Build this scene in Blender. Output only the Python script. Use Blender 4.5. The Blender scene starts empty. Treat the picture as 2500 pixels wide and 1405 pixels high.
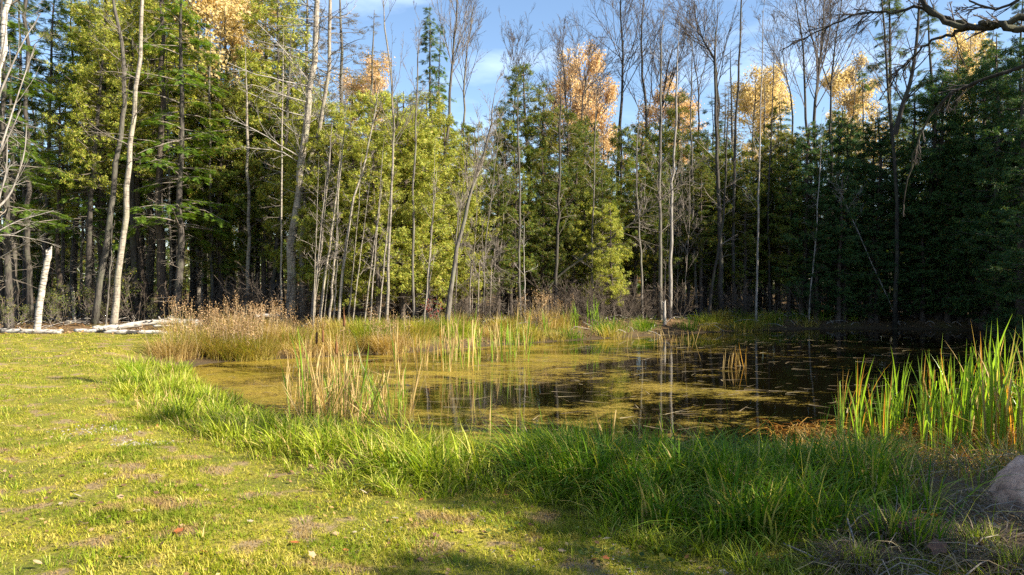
import bpy, math, random
import numpy as np
from mathutils import Vector

# ------------------------------------------------------------------ camera, sky, sun, exposure
sc = bpy.context.scene
col = sc.collection
FPX, HOR, CAMZ = 1850.0, 690.0, 1.65          # focal length and horizon row of the 2500 px wide photograph
cam_d = bpy.data.cameras.new("camera")
cam_d.sensor_width = 36.0
cam_d.lens = 36.0 * FPX / 2500.0
cam_d.clip_start, cam_d.clip_end = 0.05, 3000.0
cam = bpy.data.objects.new("camera", cam_d)
col.objects.link(cam)
cam.location = (0, 0, CAMZ)
cam.rotation_euler = (math.radians(90) - math.atan((702.5 - HOR) / FPX), 0, 0)
sc.camera = cam

SUN_EL, SUN_AZ = math.radians(33), math.radians(90 + 20)     # azimuth clockwise from the view direction (+Y)
world = bpy.data.worlds.new("World")
sc.world = world
world.use_nodes = True
wn, wl = world.node_tree.nodes, world.node_tree.links
sky = wn.new('ShaderNodeTexSky')
sky.sky_type = 'NISHITA'
sky.sun_disc = False
sky.sun_elevation, sky.sun_rotation = SUN_EL, SUN_AZ
sky.air_density, sky.dust_density, sky.ozone_density = 1.0, 0.25, 2.6
wtc = wn.new('ShaderNodeTexCoord')
wmp = wn.new('ShaderNodeMapping'); wmp.inputs['Scale'].default_value = (1.0, 1.0, 3.2); wmp.inputs['Location'].default_value = (0.35, 0.0, 0.12)
wnz = wn.new('ShaderNodeTexNoise'); wnz.inputs['Scale'].default_value = 4.2; wnz.inputs['Detail'].default_value = 7; wnz.inputs['Roughness'].default_value = 0.52
wrp = wn.new('ShaderNodeValToRGB'); wrp.color_ramp.elements[0].position = 0.52; wrp.color_ramp.elements[1].position = 0.80
wrp.color_ramp.elements[1].color = (0.6, 0.6, 0.6, 1)
wmx = wn.new('ShaderNodeMix'); wmx.data_type = 'RGBA'
wmx.inputs[7].default_value = (6.6, 7.8, 9.6, 1)            # thin cloud, in the sky texture's own units
wl.new(wtc.outputs['Generated'], wmp.inputs[0]); wl.new(wmp.outputs[0], wnz.inputs['Vector']); wl.new(wnz.outputs['Fac'], wrp.inputs[0])
wl.new(wrp.outputs[0], wmx.inputs[0]); wl.new(sky.outputs[0], wmx.inputs[6])
wl.new(wmx.outputs[2], wn['Background'].inputs['Color'])
wn['Background'].inputs['Strength'].default_value = 0.068

sun_d = bpy.data.lights.new("sun", 'SUN')
sun_d.energy, sun_d.angle, sun_d.color = 5.0, math.radians(0.5), (1.0, 0.91, 0.74)
sun = bpy.data.objects.new("sun", sun_d)
col.objects.link(sun)
sdir = Vector((math.cos(SUN_EL) * math.sin(SUN_AZ), math.cos(SUN_EL) * math.cos(SUN_AZ), math.sin(SUN_EL)))
sun.rotation_euler = sdir.to_track_quat('Z', 'Y').to_euler()
sun.location = (40, -20, 40)

sc.view_settings.view_transform = 'Standard'
sc.view_settings.look = 'None'
sc.view_settings.gamma = 1.0
sc.view_settings.use_curve_mapping = False
sc.view_settings.exposure = 1.82
sc.render.engine = 'CYCLES'
sc.cycles.max_bounces = 6
sc.cycles.diffuse_bounces = 2
sc.cycles.glossy_bounces = 2
sc.cycles.transmission_bounces = 3
sc.cycles.use_denoising = False
sc.cycles.sample_clamp_indirect = 4.0

# ------------------------------------------------------------------ helpers
RNG = np.random.default_rng(11)
def gx(u, Y): return (u - 1250.0) / FPX * Y
def gz(v, Y): return CAMZ - (v - HOR) / FPX * Y
def nrm(a): return a / np.maximum(np.linalg.norm(a, axis=-1, keepdims=True), 1e-9)

def mk(name, V, F, mat, smooth=False):
    V = np.asarray(V, np.float32).reshape(-1, 3); F = np.asarray(F, np.int32).reshape(-1, 3)
    me = bpy.data.meshes.new(name)
    me.vertices.add(len(V)); me.vertices.foreach_set('co', V.ravel())
    me.loops.add(len(F) * 3); me.loops.foreach_set('vertex_index', F.ravel())
    me.polygons.add(len(F)); me.polygons.foreach_set('loop_start', np.arange(0, len(F) * 3, 3, dtype=np.int32))
    me.polygons.foreach_set('use_smooth', np.full(len(F), bool(smooth)))
    me.update(calc_edges=True)
    if mat: me.materials.append(mat)
    return me

def joinvf(parts):
    V, F, o = [], [], 0
    for v, f in parts:
        v = np.asarray(v).reshape(-1, 3); f = np.asarray(f).reshape(-1, 3)
        V.append(v); F.append(f + o); o += len(v)
    return np.concatenate(V), np.concatenate(F)

FINE = {'boughs', 'branches', 'crown', 'twigs', 'blades', 'leaves', 'stems', 'seed_plumes', 'straw', 'green_blades'}   # too fine to pick apart
def obj(name, me, parent=None, loc=None, rot=None, scale=None):
    o = bpy.data.objects.new(name, me)
    col.objects.link(o)
    if parent is not None:
        o.parent = parent
        if name in FINE: o['kind'] = 'stuff'
    if loc is not None: o.location = loc
    if rot is not None: o.rotation_euler = rot
    if scale is not None: o.scale = scale
    return o

def tag(o, label=None, cat=None, group=None, kind=None):
    if label: o['label'] = label
    if cat: o['category'] = cat
    if group: o['group'] = group
    if kind: o['kind'] = kind
    return o

def tubes(P, R, s=5, cap=False):
    """P (B,K,3) polylines, R (B,K) radii -> one triangle soup of round tapered tubes"""
    P = np.asarray(P, float); R = np.asarray(R, float)
    if P.ndim == 2: P, R = P[None], R[None]
    B, K, _ = P.shape
    T = nrm(np.gradient(P, axis=1))
    d = nrm(P[:, -1] - P[:, 0])
    ref = np.where(np.abs(d[:, 2:3]) > 0.8, np.array([[1.0, 0, 0]]), np.array([[0, 0, 1.0]]))
    U = nrm(np.cross(T, ref[:, None, :])); W = np.cross(T, U)
    a = np.arange(s) * 2 * math.pi / s
    ring = U[:, :, None, :] * np.cos(a)[None, None, :, None] + W[:, :, None, :] * np.sin(a)[None, None, :, None]
    V = P[:, :, None, :] + ring * R[:, :, None, None]
    idx = np.arange(B * K * s).reshape(B, K, s)
    a0 = idx[:, :-1, :]; a1 = np.roll(a0, -1, axis=2); b0 = idx[:, 1:, :]; b1 = np.roll(b0, -1, axis=2)
    F = np.concatenate([np.stack([a0, a1, b1], -1).reshape(-1, 3), np.stack([a0, b1, b0], -1).reshape(-1, 3)])
    V = V.reshape(-1, 3)
    if cap:
        for end, k in ((0, 0), (1, K - 1)):
            c = len(V) + np.arange(B)
            V = np.concatenate([V, P[:, k]])
            e = idx[:, k, :]; e2 = np.roll(e, -1, axis=1)
            cc = np.repeat(c[:, None], s, 1)
            F = np.concatenate([F, np.stack([e, e2, cc] if end else [e2, e, cc], -1).reshape(-1, 3)])
    return V, F

def spawn(P, R, n, t0, t1, ang, lf, rf, K, up, wob, rng, rmin=0.004, decay=0.55, length=None):
    """n child branches on each parent polyline"""
    B, Kp, _ = P.shape
    t = np.sort(rng.uniform(t0, t1, (B, n)), axis=1)
    f = t * (Kp - 1); i = np.minimum(f.astype(int), Kp - 2); w = (f - i)[..., None]
    b = np.arange(B)[:, None]
    p = P[b, i] * (1 - w) + P[b, i + 1] * w
    dr = nrm(P[b, i + 1] - P[b, i])
    rad = R[b, i] * (1 - w[..., 0]) + R[b, i + 1] * w[..., 0]
    L = np.linalg.norm(np.diff(P, axis=1), axis=2).sum(1)[:, None]
    rv = rng.normal(size=dr.shape); perp = nrm(rv - (rv * dr).sum(-1, keepdims=True) * dr)
    a = ang * rng.uniform(0.65, 1.3, (B, n))[..., None]
    d = nrm(dr * np.cos(a) + perp * np.sin(a))
    ln = L * lf * (1 - decay * (t - t0) / max(t1 - t0, 1e-6)) * rng.uniform(0.55, 1.25, (B, n))
    if length is not None: ln = length(t) * rng.uniform(0.7, 1.2, (B, n))
    pts = [p]
    for k in range(1, K):
        d = nrm(d + np.array([0, 0, up / K]) + rng.normal(size=d.shape) * wob)
        pts.append(pts[-1] + d * (ln / (K - 1))[..., None])
    Q = np.stack(pts, 2).reshape(B * n, K, 3)
    r = np.maximum(rad * rf, rmin)[..., None] * np.linspace(1, 0.35, K)
    return Q, np.maximum(r, rmin * 0.6).reshape(B * n, K)

def place(tv, tt, pos, d, n, size):
    d = nrm(d); s = nrm(np.cross(n, d)); n = np.cross(d, s)
    size = np.broadcast_to(size, (len(pos),))[:, None, None]
    V = pos[:, None, :] + size * (tv[None, :, 0:1] * d[:, None, :] + tv[None, :, 1:2] * s[:, None, :] + tv[None, :, 2:3] * n[:, None, :])
    F = tt[None] + (np.arange(len(pos)) * len(tv))[:, None, None]
    return V.reshape(-1, 3), F.reshape(-1, 3)

def blades(base, h, az, lean, w, S, rng, twist=0.6, droop=0.35):
    """arching grass ribbons, one island each"""
    N = len(base)
    dirv = np.stack([np.cos(az), np.sin(az), np.zeros(N)], 1)
    ta = az + math.pi / 2 + rng.uniform(-twist, twist, N)
    side = np.stack([np.cos(ta), np.sin(ta), np.zeros(N)], 1)
    V = []
    for k in range(S):
        s = k / S
        c = base + dirv * (lean * h * (0.25 * s + 0.75 * s * s))[:, None]
        c[:, 2] += h * (s - droop * lean * s ** 2.5)
        ww = (w * (1 - 0.75 * s ** 1.5) * 0.5)[:, None]
        V += [c - side * ww, c + side * ww]
    tip = base + dirv * (lean * h)[:, None]
    tip[:, 2] += h * (1 - droop * lean)
    V.append(tip)
    V = np.stack(V, 1)
    m = 2 * S + 1; tri = []
    for k in range(S - 1):
        a = 2 * k; tri += [[a, a + 1, a + 3], [a, a + 3, a + 2]]
    tri.append([2 * S - 2, 2 * S - 1, 2 * S])
    F = np.array(tri)[None] + (np.arange(N) * m)[:, None, None]
    return V.reshape(-1, 3), F.reshape(-1, 3)

def catmull(pts, n):
    p = np.asarray(pts, float)
    p = np.vstack([2 * p[0] - p[1], p, 2 * p[-1] - p[-2]])
    m = len(p) - 3; out = []
    for q in np.linspace(0, m - 1e-6, n):
        i = int(q); t = q - i
        a, b, c, d = p[i:i + 4]
        out.append(0.5 * ((2 * b) + (c - a) * t + (2 * a - 5 * b + 4 * c - d) * t * t + (3 * b - a - 3 * c + d) * t ** 3))
    return np.array(out)

# ------------------------------------------------------------------ materials
def newmat(name):
    m = bpy.data.materials.new(name); m.use_nodes = True
    nt = m.node_tree; nt.nodes.clear()
    out = nt.nodes.new('ShaderNodeOutputMaterial')
    return m, nt, out
def N(nt, t, **kw):
    n = nt.nodes.new(t)
    for k, v in kw.items():
        if k in n.inputs: n.inputs[k].default_value = v
        else: setattr(n, k, v)
    return n
def ramp(nt, stops, fac=None, interp='LINEAR'):
    r = nt.nodes.new('ShaderNodeValToRGB'); cr = r.color_ramp; cr.interpolation = interp
    while len(cr.elements) < len(stops): cr.elements.new(0.5)
    for e, (p, c) in zip(cr.elements, stops):
        e.position = p; e.color = (*c, 1) if len(c) == 3 else c
    if fac is not None: nt.links.new(fac, r.inputs[0])
    return r.outputs[0]
def mixc(nt, fac, a, b, blend='MIX'):
    m = nt.nodes.new('ShaderNodeMix'); m.data_type = 'RGBA'; m.blend_type = blend
    for s, v in ((0, fac), (6, a), (7, b)):
        if hasattr(v, 'node'): nt.links.new(v, m.inputs[s])
        elif s == 0: m.inputs[0].default_value = v
        else: m.inputs[s].default_value = (*v, 1)
    return m.outputs[2]
def noise(nt, vec, scale, detail=4, rough=0.55, dist=0.0):
    n = N(nt, 'ShaderNodeTexNoise', Scale=scale, Detail=detail, Roughness=rough, Distortion=dist)
    if vec is not None: nt.links.new(vec, n.inputs['Vector'])
    return n.outputs['Fac']
def mapped(nt, scale, world_pos=False):
    mp = nt.nodes.new('ShaderNodeMapping'); mp.inputs['Scale'].default_value = scale
    if world_pos: nt.links.new(nt.nodes.new('ShaderNodeNewGeometry').outputs['Position'], mp.inputs[0])
    else: nt.links.new(nt.nodes.new('ShaderNodeTexCoord').outputs['Object'], mp.inputs[0])
    return mp.outputs[0]

def leafmat(name, stops, trans=0.4, var=0.25, patch=None, patch_scale=0.7, rough=0.55, spec=0.25, tcol=(1.25, 1.15, 0.5)):
    m, nt, out = newmat(name)
    geo = nt.nodes.new('ShaderNodeNewGeometry'); oi = nt.nodes.new('ShaderNodeObjectInfo')
    c = ramp(nt, stops, geo.outputs['Random Per Island'])
    for q in ([] if not patch else patch if isinstance(patch, list) else [(*patch, patch_scale)]):
        pn = noise(nt, geo.outputs['Position'], q[4], 3)
        pf = ramp(nt, [(q[1], (0, 0, 0)), (q[2], (q[3],) * 3)], pn)
        c = mixc(nt, pf, c, q[0])
    hsv = nt.nodes.new('ShaderNodeHueSaturation')
    mr = N(nt, 'ShaderNodeMapRange'); mr.inputs[3].default_value = 1 - var; mr.inputs[4].default_value = 1 + var
    nt.links.new(oi.outputs['Random'], mr.inputs[0]); nt.links.new(mr.outputs[0], hsv.inputs['Value']); nt.links.new(c, hsv.inputs['Color'])
    c = hsv.outputs[0]
    p = N(nt, 'ShaderNodeBsdfPrincipled', Roughness=rough); p.inputs['Specular IOR Level'].default_value = spec
    nt.links.new(c, p.inputs['Base Color'])
    t = nt.nodes.new('ShaderNodeBsdfTranslucent')
    nt.links.new(mixc(nt, 1.0, c, tcol, 'MULTIPLY'), t.inputs[0])
    ms = nt.nodes.new('ShaderNodeMixShader'); ms.inputs[0].default_value = trans
    nt.links.new(p.outputs[0], ms.inputs[1]); nt.links.new(t.outputs[0], ms.inputs[2]); nt.links.new(ms.outputs[0], out.inputs[0])
    return m

def barkmat(name, base, dark, lichen=None, vert=True, marks=0.0, rough=0.85, bump=0.5):
    m, nt, out = newmat(name)
    v = mapped(nt, (14, 14, 2.2) if vert else (3.0, 3.0, 16))
    n1 = noise(nt, v, 1.6, 6, 0.6, 0.4)
    c = ramp(nt, [(0.34, dark), (0.56, base), (0.8, tuple(min(1, x * 1.25) for x in base))], n1)
    if marks:
        n2 = noise(nt, mapped(nt, (4.5, 4.5, 30)), 1.0, 3, 0.6)
        n3 = noise(nt, mapped(nt, (1.6, 1.6, 2.4)), 1.0, 3, 0.6)
        k = ramp(nt, [(0.54, (0, 0, 0)), (0.62, (marks,) * 3)], n2)
        c = mixc(nt, k, c, (0.03, 0.026, 0.022))
        k = ramp(nt, [(0.58, (0, 0, 0)), (0.64, (marks,) * 3)], n3)
        c = mixc(nt, k, c, (0.035, 0.03, 0.025))
    if lichen:
        n4 = noise(nt, mapped(nt, (2.2, 2.2, 1.4)), 1.0, 5, 0.6)
        c = mixc(nt, ramp(nt, [(0.5, (0, 0, 0)), (0.62, (0.7,) * 3)], n4), c, lichen)
    hsv = nt.nodes.new('ShaderNodeHueSaturation'); oi = nt.nodes.new('ShaderNodeObjectInfo')
    mr = N(nt, 'ShaderNodeMapRange'); mr.inputs[3].default_value = 0.75; mr.inputs[4].default_value = 1.2
    nt.links.new(oi.outputs['Random'], mr.inputs[0]); nt.links.new(mr.outputs[0], hsv.inputs['Value']); nt.links.new(c, hsv.inputs['Color'])
    p = N(nt, 'ShaderNodeBsdfPrincipled', Roughness=rough); p.inputs['Specular IOR Level'].default_value = 0.2
    nt.links.new(hsv.outputs[0], p.inputs['Base Color'])
    b = N(nt, 'ShaderNodeBump', Strength=bump, Distance=0.03); nt.links.new(n1, b.inputs['Height']); nt.links.new(b.outputs[0], p.inputs['Normal'])
    nt.links.new(p.outputs[0], out.inputs[0])
    return m

M = {}
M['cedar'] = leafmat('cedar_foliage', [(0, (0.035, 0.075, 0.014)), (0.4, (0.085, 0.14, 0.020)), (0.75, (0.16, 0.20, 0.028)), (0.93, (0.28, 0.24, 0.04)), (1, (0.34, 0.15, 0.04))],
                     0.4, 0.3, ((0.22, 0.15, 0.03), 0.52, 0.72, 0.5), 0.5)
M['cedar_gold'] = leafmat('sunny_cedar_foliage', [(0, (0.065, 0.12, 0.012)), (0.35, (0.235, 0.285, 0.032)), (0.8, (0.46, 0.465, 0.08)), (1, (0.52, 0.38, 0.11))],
                     0.35, 0.15, ((0.24, 0.18, 0.04), 0.55, 0.75, 0.4), 0.8)  # cedar foliage of the lit stands, sunlight put into the brighter colour
M['cedar_dark'] = leafmat('deep_green_cedar_foliage', [(0, (0.02, 0.06, 0.02)), (0.5, (0.045, 0.11, 0.03)), (0.9, (0.09, 0.14, 0.03)), (1, (0.18, 0.09, 0.025))], 0.3, 0.25)  # cedar foliage darkened to a deep green that stands in for shade
M['fir'] = leafmat('fir_needles', [(0, (0.045, 0.11, 0.016)), (0.6, (0.12, 0.20, 0.024)), (1, (0.20, 0.27, 0.03))], 0.4, 0.25)
M['spruce'] = leafmat('spruce_needles', [(0, (0.035, 0.07, 0.018)), (0.6, (0.075, 0.12, 0.022)), (1, (0.13, 0.15, 0.03))], 0.35, 0.25)
M['tamarack'] = leafmat('tamarack_needles', [(0, (0.12, 0.085, 0.025)), (0.6, (0.20, 0.15, 0.04)), (1, (0.25, 0.20, 0.06))], 0.35, 0.2)
M['yellow'] = leafmat('golden_leaves', [(0, (0.52, 0.38, 0.15)), (0.5, (0.66, 0.52, 0.26)), (1, (0.74, 0.62, 0.36))], 0.55, 0.1, tcol=(1.05, 1.0, 0.75))
M['orange'] = leafmat('orange_leaves', [(0, (0.54, 0.35, 0.16)), (0.5, (0.68, 0.48, 0.25)), (1, (0.76, 0.60, 0.36))], 0.55, 0.1, tcol=(1.05, 1.0, 0.85))
M['underleaf'] = leafmat('understory_leaves', [(0, (0.06, 0.10, 0.02)), (0.6, (0.14, 0.18, 0.03)), (1, (0.26, 0.22, 0.04))], 0.45, 0.25)
M['redleaf'] = leafmat('dark_red_leaves', [(0, (0.10, 0.012, 0.012)), (0.7, (0.20, 0.03, 0.02)), (1, (0.24, 0.08, 0.03))], 0.4, 0.2)
M['lawn'] = leafmat('lawn_blades', [(0, (0.10, 0.15, 0.010)), (0.4, (0.23, 0.25, 0.016)), (0.8, (0.37, 0.34, 0.035)), (1, (0.52, 0.43, 0.12))],
                    0.35, 0.0, [((0.11, 0.17, 0.012), 0.48, 0.58, 0.75, 1.2), ((0.52, 0.42, 0.10), 0.53, 0.64, 0.7, 6.5), ((0.30, 0.20, 0.09), 0.56, 0.63, 0.85, 2.6)], spec=0.04)
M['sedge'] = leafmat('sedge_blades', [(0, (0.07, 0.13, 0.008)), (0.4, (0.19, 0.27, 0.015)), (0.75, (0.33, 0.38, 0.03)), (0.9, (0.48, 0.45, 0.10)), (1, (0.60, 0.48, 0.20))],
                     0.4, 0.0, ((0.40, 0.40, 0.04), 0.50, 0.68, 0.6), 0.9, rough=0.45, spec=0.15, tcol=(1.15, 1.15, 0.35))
M['sedge_dark'] = leafmat('lush_sedge_blades', [(0, (0.05, 0.13, 0.010)), (0.6, (0.12, 0.22, 0.015)), (0.86, (0.26, 0.32, 0.03)), (0.93, (0.44, 0.38, 0.10)), (1, (0.50, 0.36, 0.14))], 0.4, 0.0, rough=0.45, spec=0.12, tcol=(1.15, 1.15, 0.35))  # lush green, made darker than the other sedge to carry the shore's shade
M['dry'] = leafmat('dry_grass', [(0, (0.25, 0.16, 0.055)), (0.5, (0.42, 0.29, 0.10)), (0.85, (0.52, 0.39, 0.17)), (1, (0.34, 0.32, 0.06))], 0.35, 0.15)
M['seedhead'] = leafmat('dry_seed_plumes', [(0, (0.17, 0.10, 0.05)), (0.6, (0.32, 0.20, 0.10)), (1, (0.42, 0.30, 0.17))], 0.3, 0.15)
M['golden_sedge'] = leafmat('golden_sedge', [(0, (0.20, 0.18, 0.03)), (0.5, (0.33, 0.27, 0.05)), (0.85, (0.44, 0.34, 0.10)), (1, (0.16, 0.20, 0.03))], 0.4, 0.15)
M['cat_green'] = leafmat('green_cattail_leaf', [(0, (0.12, 0.26, 0.03)), (0.5, (0.20, 0.34, 0.035)), (1, (0.36, 0.42, 0.06))], 0.5, 0.3, rough=0.35, spec=0.45, tcol=(1.2, 1.2, 0.35))
M['cat_amber'] = leafmat('amber_cattail_leaf', [(0, (0.34, 0.19, 0.03)), (1, (0.48, 0.30, 0.07))], 0.5, 0.3, rough=0.4, tcol=(1.25, 1.0, 0.4))
M['cat_dry'] = leafmat('dry_cattail_leaf', [(0, (0.38, 0.25, 0.09)), (1, (0.62, 0.46, 0.22))], 0.4, 0.3)
M['litter'] = leafmat('fallen_leaf_litter', [(0, (0.10, 0.055, 0.025)), (0.5, (0.20, 0.11, 0.05)), (0.85, (0.33, 0.20, 0.08)), (1, (0.42, 0.34, 0.12))], 0.15, 0.1)
M['darkstraw'] = leafmat('rotting_straw', [(0, (0.045, 0.03, 0.018)), (0.7, (0.11, 0.075, 0.042)), (1, (0.24, 0.18, 0.10))], 0.1, 0.1)
M['algae'] = leafmat('duckweed', [(0, (0.16, 0.14, 0.012)), (0.6, (0.34, 0.27, 0.03)), (1, (0.55, 0.44, 0.10))], 0.15, 0.0)
M['straw'] = leafmat('dead_straw', [(0, (0.12, 0.085, 0.05)), (0.6, (0.24, 0.18, 0.10)), (1, (0.40, 0.33, 0.2))], 0.15, 0.1)

M['birch'] = barkmat('birch_bark', (0.58, 0.53, 0.47), (0.28, 0.24, 0.20), None, False, 0.9, 0.7, 0.25)
M['birch_old'] = barkmat('weathered_birch_bark', (0.40, 0.36, 0.31), (0.17, 0.145, 0.12), None, False, 0.95, 0.8, 0.4)
M['poplar'] = barkmat('poplar_bark', (0.27, 0.235, 0.19), (0.11, 0.09, 0.075), (0.20, 0.19, 0.13), True, 0.75, 0.85, 0.4)
M['grey'] = barkmat('grey_bark', (0.125, 0.11, 0.093), (0.035, 0.03, 0.026), (0.14, 0.14, 0.10), True, 0.0)
M['greydark'] = barkmat('dark_grey_bark', (0.068, 0.058, 0.05), (0.02, 0.017, 0.015), (0.08, 0.08, 0.055), True, 0.0)
M['blackbark'] = barkmat('dark_mossy_bark', (0.05, 0.044, 0.036), (0.014, 0.012, 0.010), (0.085, 0.085, 0.05), True, 0.0, 0.95, 1.0)  # mossy bark darkened so overhanging branches look backlit and in shade
M['cedarbark'] = barkmat('cedar_bark', (0.085, 0.066, 0.052), (0.022, 0.018, 0.015), None, True, 0.0, 0.9, 0.8)
M['dead'] = barkmat('weathered_dead_wood', (0.27, 0.245, 0.22), (0.11, 0.095, 0.08), None, True, 0.0, 0.85, 0.4)
M['twig'] = barkmat('pale_twigs', (0.20, 0.17, 0.14), (0.10, 0.08, 0.065), None, True, 0.0, 0.85, 0.1)
M['twigdark'] = barkmat('dark_twigs', (0.085, 0.07, 0.062), (0.04, 0.033, 0.03), None, True, 0.0, 0.85, 0.1)
M['brushtwig'] = barkmat('brown_brush_twigs', (0.10, 0.078, 0.06), (0.05, 0.038, 0.03), None, True, 0.0, 0.9, 0.1)
M['head'] = barkmat('cattail_head', (0.16, 0.075, 0.03), (0.10, 0.045, 0.02), None, True, 0.0, 0.95, 0.6)

# ------------------------------------------------------------------ terrain
POND = np.array([(-8.3, 19.4), (-7.1, 16.5), (-5.2, 13.2), (-3.2, 10.3), (-1.3, 9.2), (0, 8.6), (1.1, 8.1), (2.4, 8.1), (3.6, 8.5), (5, 8.4), (7, 8.2), (11, 8.8),
                 (16.5, 12), (20, 18), (22, 25), (21.5, 31), (17.5, 34), (12, 33.6), (7.8, 31.2), (3.5, 28), (0.5, 25.8), (-2, 23.4), (-3.6, 21.8), (-6, 20.7)])
def chaikin(p):
    q = np.roll(p, -1, axis=0)
    return np.stack([0.75 * p + 0.25 * q, 0.25 * p + 0.75 * q], 1).reshape(-1, 2)
POND = chaikin(chaikin(POND))
def sdist(x, y):
    """signed distance to the shoreline, negative over the pond"""
    x = np.asarray(x, float); y = np.asarray(y, float)
    sh = x.shape; p = np.stack([x.ravel(), y.ravel()], 1)
    best = np.full(len(p), 1e9); ins = np.zeros(len(p), bool)
    A = POND; Bq = np.roll(POND, -1, axis=0)
    for a, b in zip(A, Bq):
        ab = b - a; t = np.clip(((p - a) @ ab) / (ab @ ab), 0, 1)
        best = np.minimum(best, np.hypot(*(p - a - t[:, None] * ab).T))
        c = ((a[1] > p[:, 1]) != (b[1] > p[:, 1])) & (p[:, 0] < (b[0] - a[0]) * (p[:, 1] - a[1]) / (b[1] - a[1] + 1e-12) + a[0])
        ins ^= c
    return np.where(ins, -best, best).reshape(sh)
WATER = -0.42
def hgt(x, y):
    x = np.asarray(x, float); y = np.asarray(y, float)
    s = sdist(x, y)
    land = 0.025 * np.sin(x * 1.3 + 0.5) * np.sin(y * 1.1) + 0.02 * np.sin(x * 2.9 + y * 1.7) + 0.012 * np.sin(x * 5.3 - y * 4.1)
    far = np.clip((y - 25) / 12, 0, 1)
    land = land + far * (0.10 + 0.10 * np.sin(x * 0.55 + 1) * np.sin(y * 0.6) + 0.06 * np.sin(x * 1.9) * np.sin(y * 2.3 + x))
    land = land - 0.05 * np.clip((x - 1.5) / 3, 0, 1) * np.clip((9 - y) / 3, 0, 1)
    t = np.clip(s / 2.1, 0, 1); t = t * t * (3 - 2 * t)
    out = WATER + 0.03 + (land - WATER - 0.03) * t
    return np.where(s > 0, out, WATER + 0.03 + np.maximum(s * 0.3, -0.8))
def hz(x, y): return float(hgt(np.array([x]), np.array([y]))[0])

# lawn / sedge boundary (front edge of the sedge band), x as a function measured along the band
FRONT = catmull([(-9.0, 17.2), (-7.4, 14.6), (-6.6, 12.7), (-5.1, 10.35), (-3.35, 8.25), (-2.16, 7.27), (-1.4, 6.5), (-0.82, 6.15), (-0.16, 6.05), (0.45, 5.95), (0.75, 5.3), (1.24, 5.1), (1.6, 4.75), (2.2, 4.55), (3.4, 4.5)], 90)
BACK = catmull([(-8.1, 18.9), (-7.0, 16.5), (-5.5, 13.9), (-4.2, 11.9), (-3.1, 10.35), (-2.2, 9.75), (-1.4, 9.3), (-0.6, 8.95), (0.0, 8.6), (0.6, 8.3), (1.2, 8.15), (1.9, 8.1), (2.6, 8.2), (3.4, 8.5), (4.6, 8.4)], 90)
LAWNPOLY = np.vstack([FRONT, [(3.4, 2.0), (1.5, -4), (-40, -4), (-40, 24.8), (-10.5, 24.8), (-9.2, 21)]])
def inpoly(poly, x, y):
    ins = np.zeros(x.shape, bool)
    for a, b in zip(poly, np.roll(poly, -1, axis=0)):
        ins ^= ((a[1] > y) != (b[1] > y)) & (x < (b[0] - a[0]) * (y - a[1]) / (b[1] - a[1] + 1e-12) + a[0])
    return ins
def pdist(poly, x, y):
    best = np.full(x.shape, 1e9)
    for a, b in zip(poly, np.roll(poly, -1, axis=0)):
        ab = b - a; t = np.clip(((x - a[0]) * ab[0] + (y - a[1]) * ab[1]) / (ab @ ab + 1e-12), 0, 1)
        best = np.minimum(best, np.hypot(x - a[0] - t * ab[0], y - a[1] - t * ab[1]))
    return np.where(inpoly(poly, x, y), -best, best)

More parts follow.
